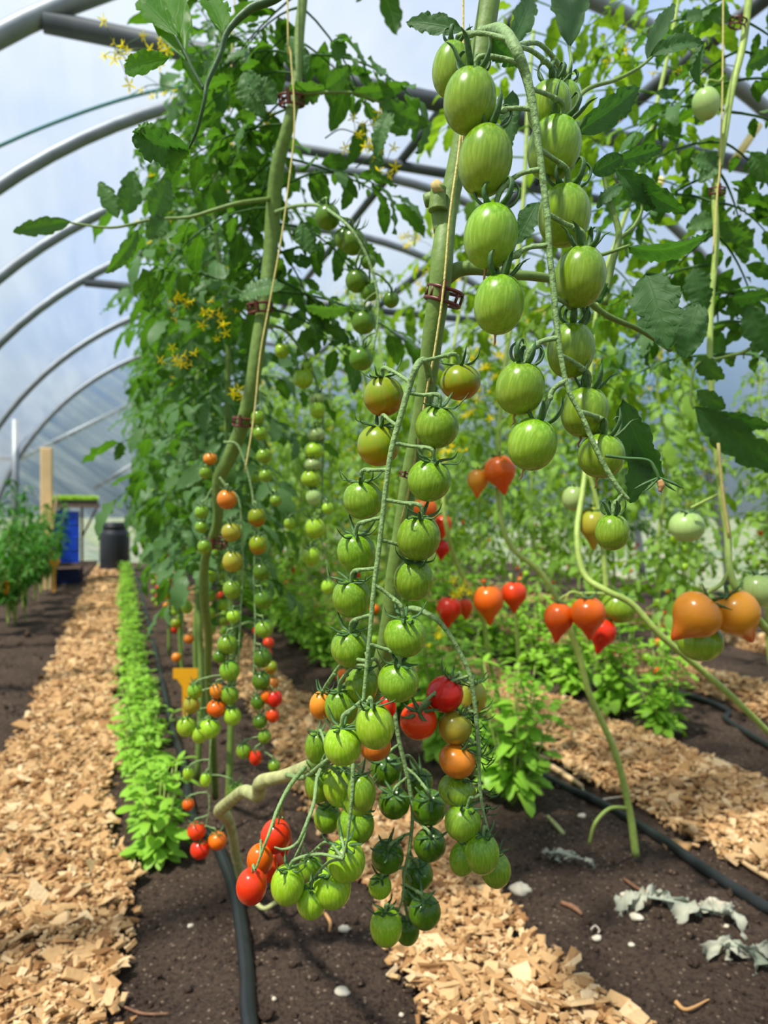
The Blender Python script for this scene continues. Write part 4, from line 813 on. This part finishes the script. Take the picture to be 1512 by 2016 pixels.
for y in list(range(-20, 760, 60)):
    x = np.interp(y, [0, 200, 400, 700], [1470, 1436, 1408, 1400])
    for s in (-1, 1):
        compound(mb, P(x, y, .98), np.array(RT*s*rb.uniform(.3, 1)+FW*rb.uniform(.0, 1.2)+UP*rb.uniform(-.1, .5)), rb.uniform(.09, .16), rb.uniform(.4, 1.3), rb, 1, 'tomato', 12, 3)
for x, y in [(1330, 150), (1240, 80), (1210, 230), (1170, 110)]:
    p = np.array(P(x, y, 1.5)); mbs.tube([p+np.array(RT)*.12+[0, 0, .02], p+np.array(RT)*.05+[0, 0, .03], p], [.0014, .0010, .0008], 4, 4)
    for _ in range(3):
        e = p+np.array([rb.gauss(0, .02) for _ in range(3)]); mbs.tube([p, e], .0007, 3, 0, cap=False); mbp = MB(); flower(mbp, mbs, e, (rb.gauss(0, .5), rb.gauss(0, .5), -.6), .016, rb); place_local(mbp, 'flower', M['petal'], R1)
place_local(mb, 'foliage', M['leaf'], R3)
R1f = MB()
for y in range(0, 640, 62):
    x = np.interp(y, [0, 400, 760], [1052, 1030, 992])
    for s in (-1, 1): compound(R1f, P(x, y, 1.55), np.array(RT*s+FW*rb.uniform(.0, 1.0)+UP*rb.uniform(-.1, .5)), rb.uniform(.15, .24), rb.uniform(.4, 1.3), rb, 1, 'tomato_low', 9, 3)
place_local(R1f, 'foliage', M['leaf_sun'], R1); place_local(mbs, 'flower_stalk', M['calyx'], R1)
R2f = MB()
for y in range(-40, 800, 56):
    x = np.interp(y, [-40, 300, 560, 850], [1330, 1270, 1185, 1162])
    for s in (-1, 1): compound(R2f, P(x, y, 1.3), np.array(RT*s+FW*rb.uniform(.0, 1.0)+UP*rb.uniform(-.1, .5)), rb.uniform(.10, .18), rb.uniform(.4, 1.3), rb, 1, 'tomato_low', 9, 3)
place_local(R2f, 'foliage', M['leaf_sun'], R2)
stem(R2, [(1345, -60), (1325, 60), (1290, 220), (1262, 330), (1215, 470), (1180, 560)], 1.28, [.003, .0036, .004, .004], 'stem_pale')
R4 = empty('tomato_plant', G(960, 1440), 'bare-stemmed tomato plant with red and orange pointed fruit left of the basil clump', 'tomato plant')
stem(R4, [(1000, 1440), (985, 1390), (962, 1290), (950, 1220), (900, 1110), (880, 1040), (872, 960), (880, 800), (900, 640), (930, 480)], [2.2, 2.15, 2.05, 2.0, 1.95, 1.9, 1.9, 1.95, 2.0, 2.05], [0.0075, 0.0067, 0.0060, 0.0056, 0.0045, 0.0037], 'stem_pale')
stem(R4, [(1050, 1430), (1025, 1330), (1016, 1220), (1005, 1130)], [2.2, 2.15, 2.1, 2.05], [0.0067, 0.0060, 0.0045], 'stem_pale', name='side_shoot')
pears(R4, [(962, 1184, 29, 34, 'or', 1.95, (-.05, 1, 0)), (1012, 1170, 25, 27, 'r', 2.0, (0, 1, 0)), (884, 1200, 25, 27, 'r', 2.0, (.1, 1, 0)), (916, 1196, 15, 25, 'r', 2.05, (-.1, 1, 0)), (836, 1006, 26, 28, 'or', 1.95, (-.2, 1, 0)), (872, 1034, 17, 24, 'r', 2.0, (.1, 1, 0)), (870, 1080, 16, 18, 'r', 2.0, (.1, 1, 0)), (672, 1330, 12, 16, 'or', 2.0, (0, 1, 0))])
R4f = MB()
for y in range(470, 960, 55):
    x = np.interp(y, [480, 960], [930, 872])
    for s in (-1, 1): compound(R4f, P(x, y, 2.0), np.array(RT*s+FW*rb.uniform(-.3, 1.0)+UP*rb.uniform(-.1, .5)), rb.uniform(.16, .24), rb.uniform(.4, 1.4), rb, 1, 'tomato_low', 9, 3)
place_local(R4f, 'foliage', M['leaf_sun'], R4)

for px, py, n, sp_x in [(965, 715, 14, 34), (1050, 615, 9, 26), (940, 800, 9, 34), (1000, 790, 6, 24), (880, 890, 5, 20), (820, 470, 8, 30), (900, 1150, 5, 20), (860, 1240, 4, 18), (850, 530, 6, 26)]:
    flowers_px(R4, px, py, 1.85, n, sp_x, rf, .018, (10, -40))

# ------------------------------------------------------------------ basil
def basil(seed, h, spread, nst, L, fullness=1.0):
    rng = random.Random(seed); r = empty('basil_plant', (0, 0, 0), None, 'basil'); sm, lm = MB(), MB(); B, D, Nn, Ls = [], [], [], []
    for s in range(nst):
        a = rng.uniform(0, 2*PI); q = rng.uniform(.15, 1)*spread; hh = h*rng.uniform(.55, 1.0)
        pts = [np.array([0, 0, 0.]), np.array([math.cos(a)*q*.5, math.sin(a)*q*.5, hh*.45]), np.array([math.cos(a)*q, math.sin(a)*q, hh])]
        sm.tube(pts, [.003, .002, .0014], 5, 3); sp = spline(pts, 6)
        nn = int(6*fullness)
        for i in range(nn):
            k = int(3+(len(sp)-4)*i/(nn-1)); p = sp[min(k, len(sp)-1)]; a2 = rng.uniform(0, PI)
            topf = i/(nn-1)
            for t in (0, PI):
                el = rng.uniform(-.35, .35)+topf*.35
                dv = unit((math.cos(a2+t), math.sin(a2+t), el)); B.append(p+dv*.008); D.append(dv); Nn.append((rng.gauss(0, .2)-dv[0]*el, rng.gauss(0, .2)-dv[1]*el, 1)); Ls.append(L*rng.uniform(.65, 1.15)*(1-.35*topf))
        for t in range(3):
            dv = unit((math.cos(a+t*2.1), math.sin(a+t*2.1), .9)); B.append(pts[-1]); D.append(dv); Nn.append((-dv[0], -dv[1], .8)); Ls.append(L*.45)
    m_ = len(B); leaves(lm, B, D, Nn, Ls, np.array(Ls)*.62, [rng.uniform(.3, 1.3) for _ in range(m_)], [rng.uniform(-.5, -.1) for _ in range(m_)], 'basil', 7, 5, [min(1, max(0, rng.gauss(.55, .22))) for _ in range(m_)])
    place_local(sm, 'stem', M['stem_pale'], r); place_local(lm, 'foliage', M['basil'], r); return r
def brow(protos, spots, lab, group, rng, used, sc_=(.85, 1.15)):
    for i, (x, y) in enumerate(spots):
        p = protos[i % len(protos)]; o = p if p.name not in used else copy_tree(p); used.add(p.name)
        o.location = (x, y, float(soil_z(x, y))); o.rotation_euler.z = rng.uniform(0, 2*PI); s = rng.uniform(*sc_); o.scale = (s, s, s)
        o['label'] = lab.format(ORD[i]); o['group'] = group
bp1 = [basil(400+i, .175, .085, 10, .056) for i in range(4)]; bp2 = [basil(420+i, .38, .135, 17, .078, 1.3) for i in range(3)]
brow(bp1, [(.055+rr_.uniform(-.015, .015), 1.58+.175*i+rr_.uniform(-.02, .02)+.0025*i*i) for i in range(30)], 'small bright basil plant, {} of the edging row by the left path', 'basil edging the left path', rr_, set())
ub = set()
brow(bp2, [(.915+rr_.uniform(-.03, .03), 1.58+.185*i+rr_.uniform(-.02, .02)+.004*i*i) for i in range(18)], 'basil bush in the second bed, {} from the near end by the hose', 'basil bushes of the second bed', rr_, ub)
brow(bp2, [(1.68+rr_.uniform(-.05, .05), 1.95+.23*i+rr_.uniform(-.02, .02)+.004*i*i) for i in range(14)], 'basil bush in the third bed, {} from the near end past the chips', 'basil bushes of the third bed', rr_, ub, (.92, 1.15))

# ------------------------------------------------------------------ peppers in the left bed
def pepper(seed):
    rng = random.Random(seed); r = empty('pepper_plant', (0, 0, 0), None, 'pepper plant'); sm, lm = MB(), MB(); B, D, Nn, Ls = [], [], [], []
    for s in range(8):
        a = s*.8+rng.uniform(-.3, .3); q = rng.uniform(.08, .26); h = rng.uniform(.50, .98)
        pts = [np.array([0, 0, 0.]), np.array([math.cos(a)*.02, math.sin(a)*.02, .2]), np.array([math.cos(a)*q*.7, math.sin(a)*q*.7, h*.7]), np.array([math.cos(a)*q, math.sin(a)*q, h])]
        sm.tube(pts, [.006, .005, .003, .002], 5, 4); sp = spline(pts, 7)
        for i in range(40):
            p = sp[rng.randint(8, len(sp)-1)]; b = rng.uniform(0, 2*PI); dv = unit((math.cos(b), math.sin(b), rng.uniform(-.7, .3)))
            B.append(p); D.append(dv); Nn.append((rng.gauss(0, .3)-dv[0]*dv[2], rng.gauss(0, .3)-dv[1]*dv[2], 1)); Ls.append(rng.uniform(.06, .11))
    m_ = len(B); leaves(lm, B, D, Nn, Ls, np.array(Ls)*.45, [rng.uniform(.3, 1.4) for _ in range(m_)], [rng.uniform(-.1, .4) for _ in range(m_)], 'lance', 7, 3, [rng.random() for _ in range(m_)])
    place_local(sm, 'stem', M['stem_pale'], r); place_local(lm, 'foliage', M['pepper_leaf'], r); return r
pp_ = [pepper(500+i) for i in range(3)]; up_ = set()
brow(pp_, [(-.66+rr_.uniform(-.05, .05), 4.75+.36*i) for i in range(10)], 'bushy dark green pepper plant, {} along the left bed', 'pepper plants of the left bed', rr_, up_, (.8, 1.0))
q = empty('pepper_plant', G(40, 1225), 'nearest pepper plant with a yellow ripe pepper, at the end of the left bed', 'pepper plant')
pk = P(12, 1152, 4.4)
mb = MB().lathe([(0, .062), (.012, .058), (.020, .03), (.019, -.01), (.013, -.045), (0, -.06)], 12); o = mb.build('pepper', SK['y'], q); o.location = Vector(pk)-q.location; o['label'] = 'ripe yellow pepper'
rp = random.Random(9); sm, lm = MB(), MB(); B_l, D_l, N_l, L_l = [], [], [], []
for s in range(5):
    a = rp.uniform(0, 6.28); gp = np.array(q.location); top = gp+np.array([math.cos(a)*.1-.06, math.sin(a)*.1, rp.uniform(.24, .40)])
    sm.tube([gp+np.array([math.cos(a)*.03, math.sin(a)*.03, -.01]), (gp+top)/2+np.array([.01, 0, .03]), top], [.005, .004, .0025], 5, 4)
    for i in range(16):
        b = rp.uniform(0, 6.28); dv = unit((math.cos(b), math.sin(b), rp.uniform(-.6, .4))); B_l.append(gp+(top-gp)*rp.uniform(.5, 1)); D_l.append(dv); N_l.append((-dv[0]*dv[2], -dv[1]*dv[2], 1)); L_l.append(rp.uniform(.06, .1))
leaves(lm, B_l, D_l, N_l, L_l, np.array(L_l)*.45, .8, .2, 'lance', 7, 3, [rp.random() for _ in B_l])
place_local(sm, 'stem', M['stem_pale'], q); place_local(lm, 'foliage', M['pepper_leaf'], q)

# ------------------------------------------------------------------ far left: post, rack, crates, barrel
gz = lambda x, y: float(soil_z(x, y))
def at_d(px, d): return P(px, 1008, d)
po = at_d(92, 6.9); mb = MB().box((0, 0, .655), (.10, .10, 1.35)); o = mb.build('wooden_post', M['wood'], smooth=False); o.location = (po.x, po.y, -.03)
tag(o, 'pale square wooden post at the end of the left path', 'post'); md = o.modifiers.new('bev', 'BEVEL'); md.width = .008; md.segments = 2
o = MB().box((0, 0, .3), (.012, .10, .62)).build('wooden_plank', M['wood'], smooth=False)
o.location = (po.x+.02, po.y-.065, .25); o.rotation_euler.y = .12; tag(o, 'thin pale offcut of wood leaning on the wooden post', 'plank')
ck = at_d(128, 7.35); rk = empty('plant_rack', (ck.x, ck.y, gz(ck.x, ck.y)), 'rusty wire rack of two shelves beside the wooden post', 'rack')
def shelf(z, w_, dp, x0):
    mb = MB()
    for i in range(13): mb.box((x0+w_*i/12, 0, z), (.010, dp, .012))
    for j in range(7): mb.box((x0+w_/2, -dp/2+dp*j/6, z-.008), (w_, .010, .012))
    for j in (-1, 1): mb.box((x0+w_/2, dp/2*j, z-.012), (w_, .014, .034))
    o = mb.build('shelf', M['rust'], rk, smooth=False); return o
zs1, zs2 = .20, .78
shelf(zs1, .44, .34, -.14); shelf(zs2, .46, .34, -.14)
for x, y in ((-.145, -.18), (-.145, .18), (.15, .18)): MB().box((x, y, .40), (.022, .022, .82)).build('upright', M['rust'], rk, smooth=False)
MB().tube([(.15, .18, .45), (.30, -.15, zs2-.03)], .010, 6, 0).build('brace', M['rust'], rk); MB().tube([(.15, .18, .03), (.28, -.15, zs1-.03)], .010, 6, 0).build('brace', M['rust'], rk)
def crate(mat, w_=.235, dp=.28, h=.125):
    mb = MB(); n = 9
    for sx in (-1, 1):
        for i in range(7): mb.box((sx*w_/2, -dp/2+dp*i/6, h/2), (.008, .008, h))
        for z in (.006, h*.5, h-.008): mb.box((sx*w_/2, 0, z), (.010, dp, .014))
        mb.box((sx*(w_/2-.006), 0, h*.5), (.003, dp, h*.9))
    for sy in (-1, 1):
        for i in range(n): mb.box((-w_/2+w_*i/(n-1), sy*dp/2, h/2), (.009, .009, h))
        for z in (.006, h*.36, h*.66, h-.008): mb.box((0, sy*dp/2, z), (w_, .010, .012))
        mb.box((0, sy*(dp/2-.007), h*.5), (w_, .003, h*.92))
    mb.box((0, 0, .006), (w_, dp, .008)); return mb.mesh('crate', mat, smooth=False)
cm, cmd = crate(M['crate']), crate(M['crate_dark'])
for i in range(4):
    o = bpy.data.objects.new('plastic_crate', cm); C.objects.link(o); o.location = (ck.x+.005+.004*(-1)**i, ck.y, rk.location.z+zs1+.008+.1275*i); o.rotation_euler.z = .03*(-1)**i
    tag(o, ('lowest bright blue lattice crate, on the lower rack shelf', 'bright blue lattice crate, second from the bottom of the rack stack', 'bright blue lattice crate, second from the top of the rack stack', 'topmost bright blue lattice crate, just under the seedling shelf')[i], 'crate', 'blue crates on the rack')
o = bpy.data.objects.new('plastic_crate', cmd); C.objects.link(o); o.location = (ck.x+.02, ck.y, rk.location.z+.006); tag(o, 'dark blue crate on the soil under the lower rack shelf', 'crate')
tr = empty('seedling_tray', (ck.x+.09, ck.y, rk.location.z+zs2+.008), 'black tray of yellow-green seedlings on the upper rack shelf', 'tray')
MB().box((0, 0, .018), (.43, .30, .036)).build('tray', M['tray'], tr, smooth=False)
lm = MB(); k_ = 1100; xx = NR.uniform(-.21, .21, k_); yy_ = NR.uniform(-.145, .145, k_); aa = NR.uniform(0, 2*PI, k_)
leaves(lm, np.stack([xx, yy_, np.full(k_, .03)], 1), np.stack([np.cos(aa)*.35, np.sin(aa)*.35, np.ones(k_)], 1), np.stack([np.sin(aa), -np.cos(aa), np.zeros(k_)], 1)+1e-3, NR.uniform(.03, .075, k_), .014, .8, .1, 'lance', 5, 3, NR.random(k_))
o = lm.build('seedlings', M['seedling'], tr); o['kind'] = 'stuff'
bk = at_d(226, 8.9); ba = empty('water_barrel', (bk.x, bk.y, gz(bk.x, bk.y)), 'black plastic barrel with a screw lid by the end wall', 'barrel')
MB().lathe([(0, 0), (.150, 0), (.168, .015), (.172, .06), (.170, .10), (.174, .12), (.174, .44), (.168, .475), (.140, .515), (.138, .53), (0, .53)], 36).build('body', M['barrel'], ba)
MB().lathe([(0, .60), (.142, .60), (.152, .59), (.152, .535), (.140, .528), (0, .53)], 36).build('lid', M['barrel'], ba)
MB().lathe([(.153, .532), (.160, .540), (.160, .556), (.153, .562)], 36).build('ring', M['barrel'], ba)

# ------------------------------------------------------------------ hoses
def hose(pts, r, lab):
    w_ = [(x, y, gz(x, y)+r*.8+dz) for x, y, dz in pts]
    o = MB().tube(w_, r, 14, 6).build('irrigation_hose', M['hose']); tag(o, lab, 'hose'); return o
h0 = [G(490, 2010), G(486, 1920), G(474, 1820), G(462, 1760), G(440, 1700), G(424, 1672)]
hose([(G(494, 2060).x, .85, 0)]+[(p.x, p.y, 0) for p in h0]+[(.155, 1.75, 0), (.165, 2.1, 0), (.16, 2.6, 0), (.17, 4, 0), (.17, 6, 0), (.17, 8.5, 0)], .0118, 'black hose running along the nearest bed toward the lens')
h1 = [G(1560, 1815), G(1480, 1765), G(1390, 1705), G(1300, 1640), G(1230, 1592), G(1160, 1555), G(1075, 1520)]
hose([(p.x, p.y, 0) for p in h1]+[(1.05, 2.4, 0), (1.06, 3, 0), (1.05, 5, 0), (1.06, 8.5, 0)], .0115, 'black hose crossing the second bed beside the bare stem')
h2 = [G(1580, 1500), G(1500, 1452), G(1430, 1402), G(1380, 1372)]
hose([(p.x, p.y, 0) for p in h2]+[(1.92, 3.4, 0), (1.93, 5, 0), (1.92, 8, 0)], .0105, 'black hose in the third bed behind the basil')

# ------------------------------------------------------------------ plant labels, clips, twine
def plant_tag(px, py, d, s, lab, foot=None):
    p = P(px, py, d); zf = gz(p.x, p.y); t = empty('plant_label', (p.x, p.y, zf), lab, 'plant label', rz=-YAW)
    MB().box((0, 0, p.z-zf), (.062*s, .003, .026*s)).build('plate', M['tag'], t, smooth=False)
    hgt = p.z-zf-.013*s
    V = [(-.022*s, hgt), (.022*s, hgt), (.008*s, hgt-.02*s), (.006*s, -.03), (-.006*s, -.03), (-.008*s, hgt-.02*s)]
    vv = [(x, y, z) for y in (-.0014, .0014) for x, z in V]
    MB().add(vv, [(0, 1, 2, 5), (5, 2, 3, 4), (7, 6, 11, 8), (8, 11, 10, 9), (0, 5, 11, 6), (5, 4, 10, 11), (1, 7, 8, 2), (2, 8, 9, 3)]).build('stake', M['tag'], t, smooth=False)
plant_tag(365, 1326, 2.5, 1.35, 'yellow T-shaped plant label among the lower fruit of the bent-stemmed plant')
plant_tag(107, 1106, 6.62, 1.55, 'orange-yellow plant label beside the foot of the wooden post')
def clip(px, py, d, rpx, tilt, lab, spin=0.0):
    p = P(px, py, d); r = rpx*d/F; k = empty('stem_clip', p, lab, 'clip', 'brown clips holding stems to twine')
    k.rotation_euler = (tilt[0], tilt[1], spin-YAW)
    mb = MB()
    for z in (-.34, .34): mb.tube([(r*math.cos(a), r*math.sin(a), z*r) for a in np.linspace(0, 2*PI, 25)], r*.11, 6, 0)
    for a in np.linspace(0, 2*PI, 9)[:-1]: mb.tube([(r*math.cos(a), r*math.sin(a), -.34*r), (r*math.cos(a), r*math.sin(a), .34*r)], r*.09, 5, 0)
    mb.build('ring', M['clip'], k)
    MB().box((-.15*r, -1.12*r, .15*r), (.26*r, .20*r, 1.1*r)).build('latch', M['clip'], k, smooth=False)
clip(874, 583, .555, 35, (.18, .30), 'reddish-brown ring clip round the nearest thick stem, by the upper truss')
clip(480, 830, 1.07, 21, (.2, .1), 'brown clip at the bend of the second stem, beside the small green fruit')
clip(426, 1068, 1.18, 21, (.15, .1), 'brown clip low on the second stem, below its first orange tomato')
clip(512, 606, 1.05, 24, (.2, -.1), 'brown clip on the second stem among its yellow flowers')
clip(574, 198, 1.0, 24, (.3, 0), 'brown clip near the top of the second stem, under the spreading leaves')
clip(798, 935, .575, 12, (.1, .3), 'small brown clip half hidden behind the centre truss')
clip(1412, 377, .96, 15, (.2, 0), 'brown clip on the thin pale stem, below the lone pale fruit')
clip(1452, 45, .98, 16, (.3, .2), 'brown clip on the thin pale stem, above the lone pale fruit')
def twine(pts, d, lab, r=.0011):
    d0 = d[0] if isinstance(d, (list, tuple)) else d; w_ = PL(pts, d)
    if pts[0][1] < 0: w_ = [Vector((w_[0].x, w_[0].y, 2.5))]+w_
    tag(MB().tube(w_, r, 6, 5).build('support_twine', M['twine']), lab, 'twine', 'support twines')
twine([(912, -60), (910, 200), (904, 290), (886, 420), (874, 560), (856, 690), (842, 760), (812, 930), (790, 1030)], [.545, .545, .545, .540, .538, .540, .545, .560, .575], 'straw-coloured twine wound down the nearest thick stem', .0009)
twine([(566, -60), (572, 100), (580, 240), (566, 380), (552, 480), (530, 600), (512, 700), (500, 820), (482, 930)], [.98]*9, 'straw-coloured twine hanging along the second stem')
twine([(462, -60), (458, 60), (452, 220)], 1.35, 'straw twine hanging alone in the leaves left of the second stem')
twine([(1424, -60), (1418, 300), (1412, 380), (1404, 500)], .95, 'pale twine down the thin stem at the right')
twine([(1414, 872), (1424, 980), (1436, 1060)], .90, 'pale twine on the pale stem above the large orange fruit', .002)
def stick(a, b, d, r, lab): tag(MB().tube(PL([a, b], d), r, 8, 1).build('bamboo_cane', M['bamboo']), lab, 'cane')
stick((1494, 246), (1442, 322), 1.6, .0085, 'pale cane hanging slantwise by the right edge, below the steel pipe')
stick((1302, 352), (1276, 400), 1.9, .012, 'pale cane end showing under the dark lobed leaf')

# ------------------------------------------------------------------ things lying on the soil
def ground_tube(name, mat, pxs, rpx, lab, cat, lift=.004):
    ps = [G(x, y) for x, y in pxs]; d = (ps[0]-CAM).dot(FW)
    rr = [r*.7*d/F for r in (rpx if isinstance(rpx, (list, tuple)) else [rpx, rpx])]
    w_ = [(p.x, p.y, gz(p.x, p.y)+lift+max(rr)*.4) for p in ps]
    tag(MB().tube(w_, rr, 8, 5).build(name, M[mat]), lab, cat)
def lump(name, mat, px, py, wpx, hpx, lab, cat, seed, bump=.25, thick=.6):
    p = G(px, py+hpx*.3); d = (p-CAM).dot(FW); w_ = wpx*d/F/2; rng = np.random.default_rng(seed)
    mb = MB(); n, k = 7, 11; th = np.linspace(.02, PI-.02, n); prof = [(math.sin(t), math.cos(t)) for t in th]; mb.lathe(prof, k)
    V = mb.v[0]; V *= 1+rng.uniform(-bump, bump, (len(V), 1)); V *= np.array([w_, w_*.75, max(.003, w_*thick)]); a = rng.uniform(-.5, .5)-YAW
    V[:, :2] = V[:, :2]@np.array([[math.cos(a), math.sin(a)], [-math.sin(a), math.cos(a)]])
    o = mb.build(name, M[mat]); o.location = (p.x, p.y, gz(p.x, p.y)+w_*thick*.45); tag(o, lab, cat)
def dry(px, py, wpx, n, lab, seed, cat='dried leaf'):
    p = G(px, py); d = (p-CAM).dot(FW); w_ = wpx*d/F; rng = random.Random(seed); z0 = gz(p.x, p.y)+.006
    t = empty('dried_leaf', (p.x, p.y, z0), lab, cat, rz=-YAW); sm, lm = MB(), MB()
    a0 = (-.5*w_, .1*w_, .004); pts = [(-.45*w_, .15*w_, .012), (-.2*w_, .05*w_, .016), (.1*w_, -.06*w_, .014), (.45*w_, -.15*w_, .008)]
    sm.tube(pts, [.0028, .0022, .0012], 6, 5); sp = spline(pts, 5)
    B = [sp[rng.randint(0, len(sp)-1)] for _ in range(n)]; an = [rng.uniform(-.9, .9)+(0 if rng.random() < .6 else PI) for _ in B]
    leaves(lm, B, [(math.cos(a), math.sin(a), rng.uniform(-.1, .35)) for a in an], [(rng.gauss(0, .6), rng.gauss(0, .6), 1) for _ in B], [rng.uniform(.3, .6)*w_ for _ in B], .26*w_, [rng.uniform(1, 3.2) for _ in B], .9, 'smooth', 14, 7, [rng.random() for _ in B], wav=.16, seed=seed)
    place = lambda m_, nme, mt: m_.build(nme, M[mt], t)
    place(sm, 'stalk', 'dry_leaf'); place(lm, 'blade', 'dry_leaf')
dry(1330, 1788, 170, 12, 'large grey shrivelled leaf on the soil below the diagonal hose', 1)
dry(1480, 1880, 150, 9, 'grey-green shrivelled leaf at the right edge of the soil', 2)
dry(1115, 1690, 70, 9, 'small crumpled grey-green leaf on the soil near the bare stem foot', 3)
lump('wood_chunk', 'stone', 1410, 1766, 62, 36, 'whitish gnarled chunk on the soil beside the diagonal hose', 'chunk', 4, .4, .35)
lump('wood_chunk', 'chip', 1335, 1642, 60, 30, 'broad pale chip at the edge of the right-hand chips', 'chunk', 5, .25, .3)
lump('wood_chunk', 'stone', 1025, 1722, 44, 32, 'rounded pale chunk topping the chips beside the lowest green fruit', 'chunk', 6, .2, .5)
for k, (x, y, w_, lab) in enumerate([(1228, 1744, 18, 'knobbly pale pebble left of the grey shrivelled leaf'), (1253, 1797, 26, 'oblong pale pebble just left of the shrivelled leaf'), (1145, 1586, 18, 'white pebble beside the diagonal hose'), (1175, 1832, 22, 'pale pebble at the chips edge by the curled white scrap'), (1243, 1846, 14, 'curved pale bit below the oblong pebble'), (1430, 1812, 12, 'tiny white pebble right of the shrivelled leaf'), (678, 1822, 26, 'pale double-lobed pebble under the light green fruit'), (674, 1936, 30, 'pale pebble low on the nearest bed, right of the hose'), (375, 1814, 14, 'small tan pebble left of the hose'), (540, 1960, 10, 'tiny pebble right of the hose near the bottom'), (1398, 1700, 15, 'tan bit lying on the diagonal hose edge'), (790, 1975, 12, 'small white pebble at the lower chips edge')]):
    lump('pebble', 'stone', x, y, w_, w_*.7, lab, 'pebble', 40+k, .2, .5)
ground_tube('twig', 'twig', [(1228, 1716), (1262, 1750), (1312, 1770), (1350, 1778), (1372, 1782)], [4, 5, 3], 'reddish-brown twig running to the grey shrivelled leaf', 'twig')
ground_tube('twig', 'twig', [(1105, 1768), (1130, 1782), (1146, 1794)], [6, 8, 4], 'short rusty twig at the edge of the centre chips', 'twig')
ground_tube('twig', 'twig', [(40, 1996), (110, 1970), (190, 1958), (222, 1956)], [4, 5, 4], 'long brown twig across the lower left chips', 'twig', .016)
ground_tube('twig', 'twig', [(232, 1966), (280, 1986), (332, 1996)], [3, 4, 3], 'brown twig on the soil by the lower left chips', 'twig')
ground_tube('twig', 'twig', [(172, 1820), (220, 1806), (260, 1796)], [3, 4, 3], 'thin red-brown twig poking from the left chips', 'twig', .012)
ground_tube('twig', 'wood', [(1010, 1470), (1050, 1474), (1086, 1482)], [6, 7, 5], 'pale stick on the soil under the basil clump', 'twig')
ground_tube('twig', 'wood', [(1085, 1500), (1120, 1520), (1146, 1536)], [9, 8, 6], 'pale gnarled stick beside the diagonal hose start', 'twig')
ground_tube('twig', 'wood', [(1436, 1676), (1480, 1700), (1530, 1726)], [7, 9, 8], 'pale splintered stick at the right edge', 'twig', .01)
ground_tube('twig', 'stem_old', [(1078, 1596), (1096, 1620), (1110, 1636)], [4, 6, 5], 'short tan stick on the soil below the basil', 'twig')
ground_tube('twig', 'husk', [(1330, 1960), (1352, 1972), (1400, 1968)], [7, 5, 2], 'dry tan leaf stalk on the bottom right soil', 'twig')
ground_tube('twig', 'husk', [(640, 1806), (650, 1822), (648, 1834)], [4, 5, 3], 'dry curled scrap of stalk under the light green fruit', 'twig')
ground_tube('old_truss_stalk', 'stem_old', [(497, 1782), (500, 1802), (520, 1818), (548, 1820), (575, 1808), (590, 1800)], [6, 6, 5], 'dry tan fruit stalk curving under the lowest red tomato', 'stalk', .03)
ground_tube('string_scrap', 'stone', [(1400, 1514), (1436, 1508), (1470, 1512), (1478, 1522), (1492, 1524)], [2, 2, 2], 'white scrap of string on the right-hand chips', 'string', .012)
ground_tube('string_scrap', 'stone', [(1146, 1540), (1170, 1562), (1190, 1560), (1230, 1558)], [2, 2.4, 2], 'grey scrap of string lying behind the bare stem', 'string', .01)
ground_tube('string_scrap', 'stone', [(1163, 1822), (1172, 1818), (1180, 1826), (1178, 1836)], [2, 2.4, 2], 'curled white scrap of string at the centre chips edge', 'string', .01)
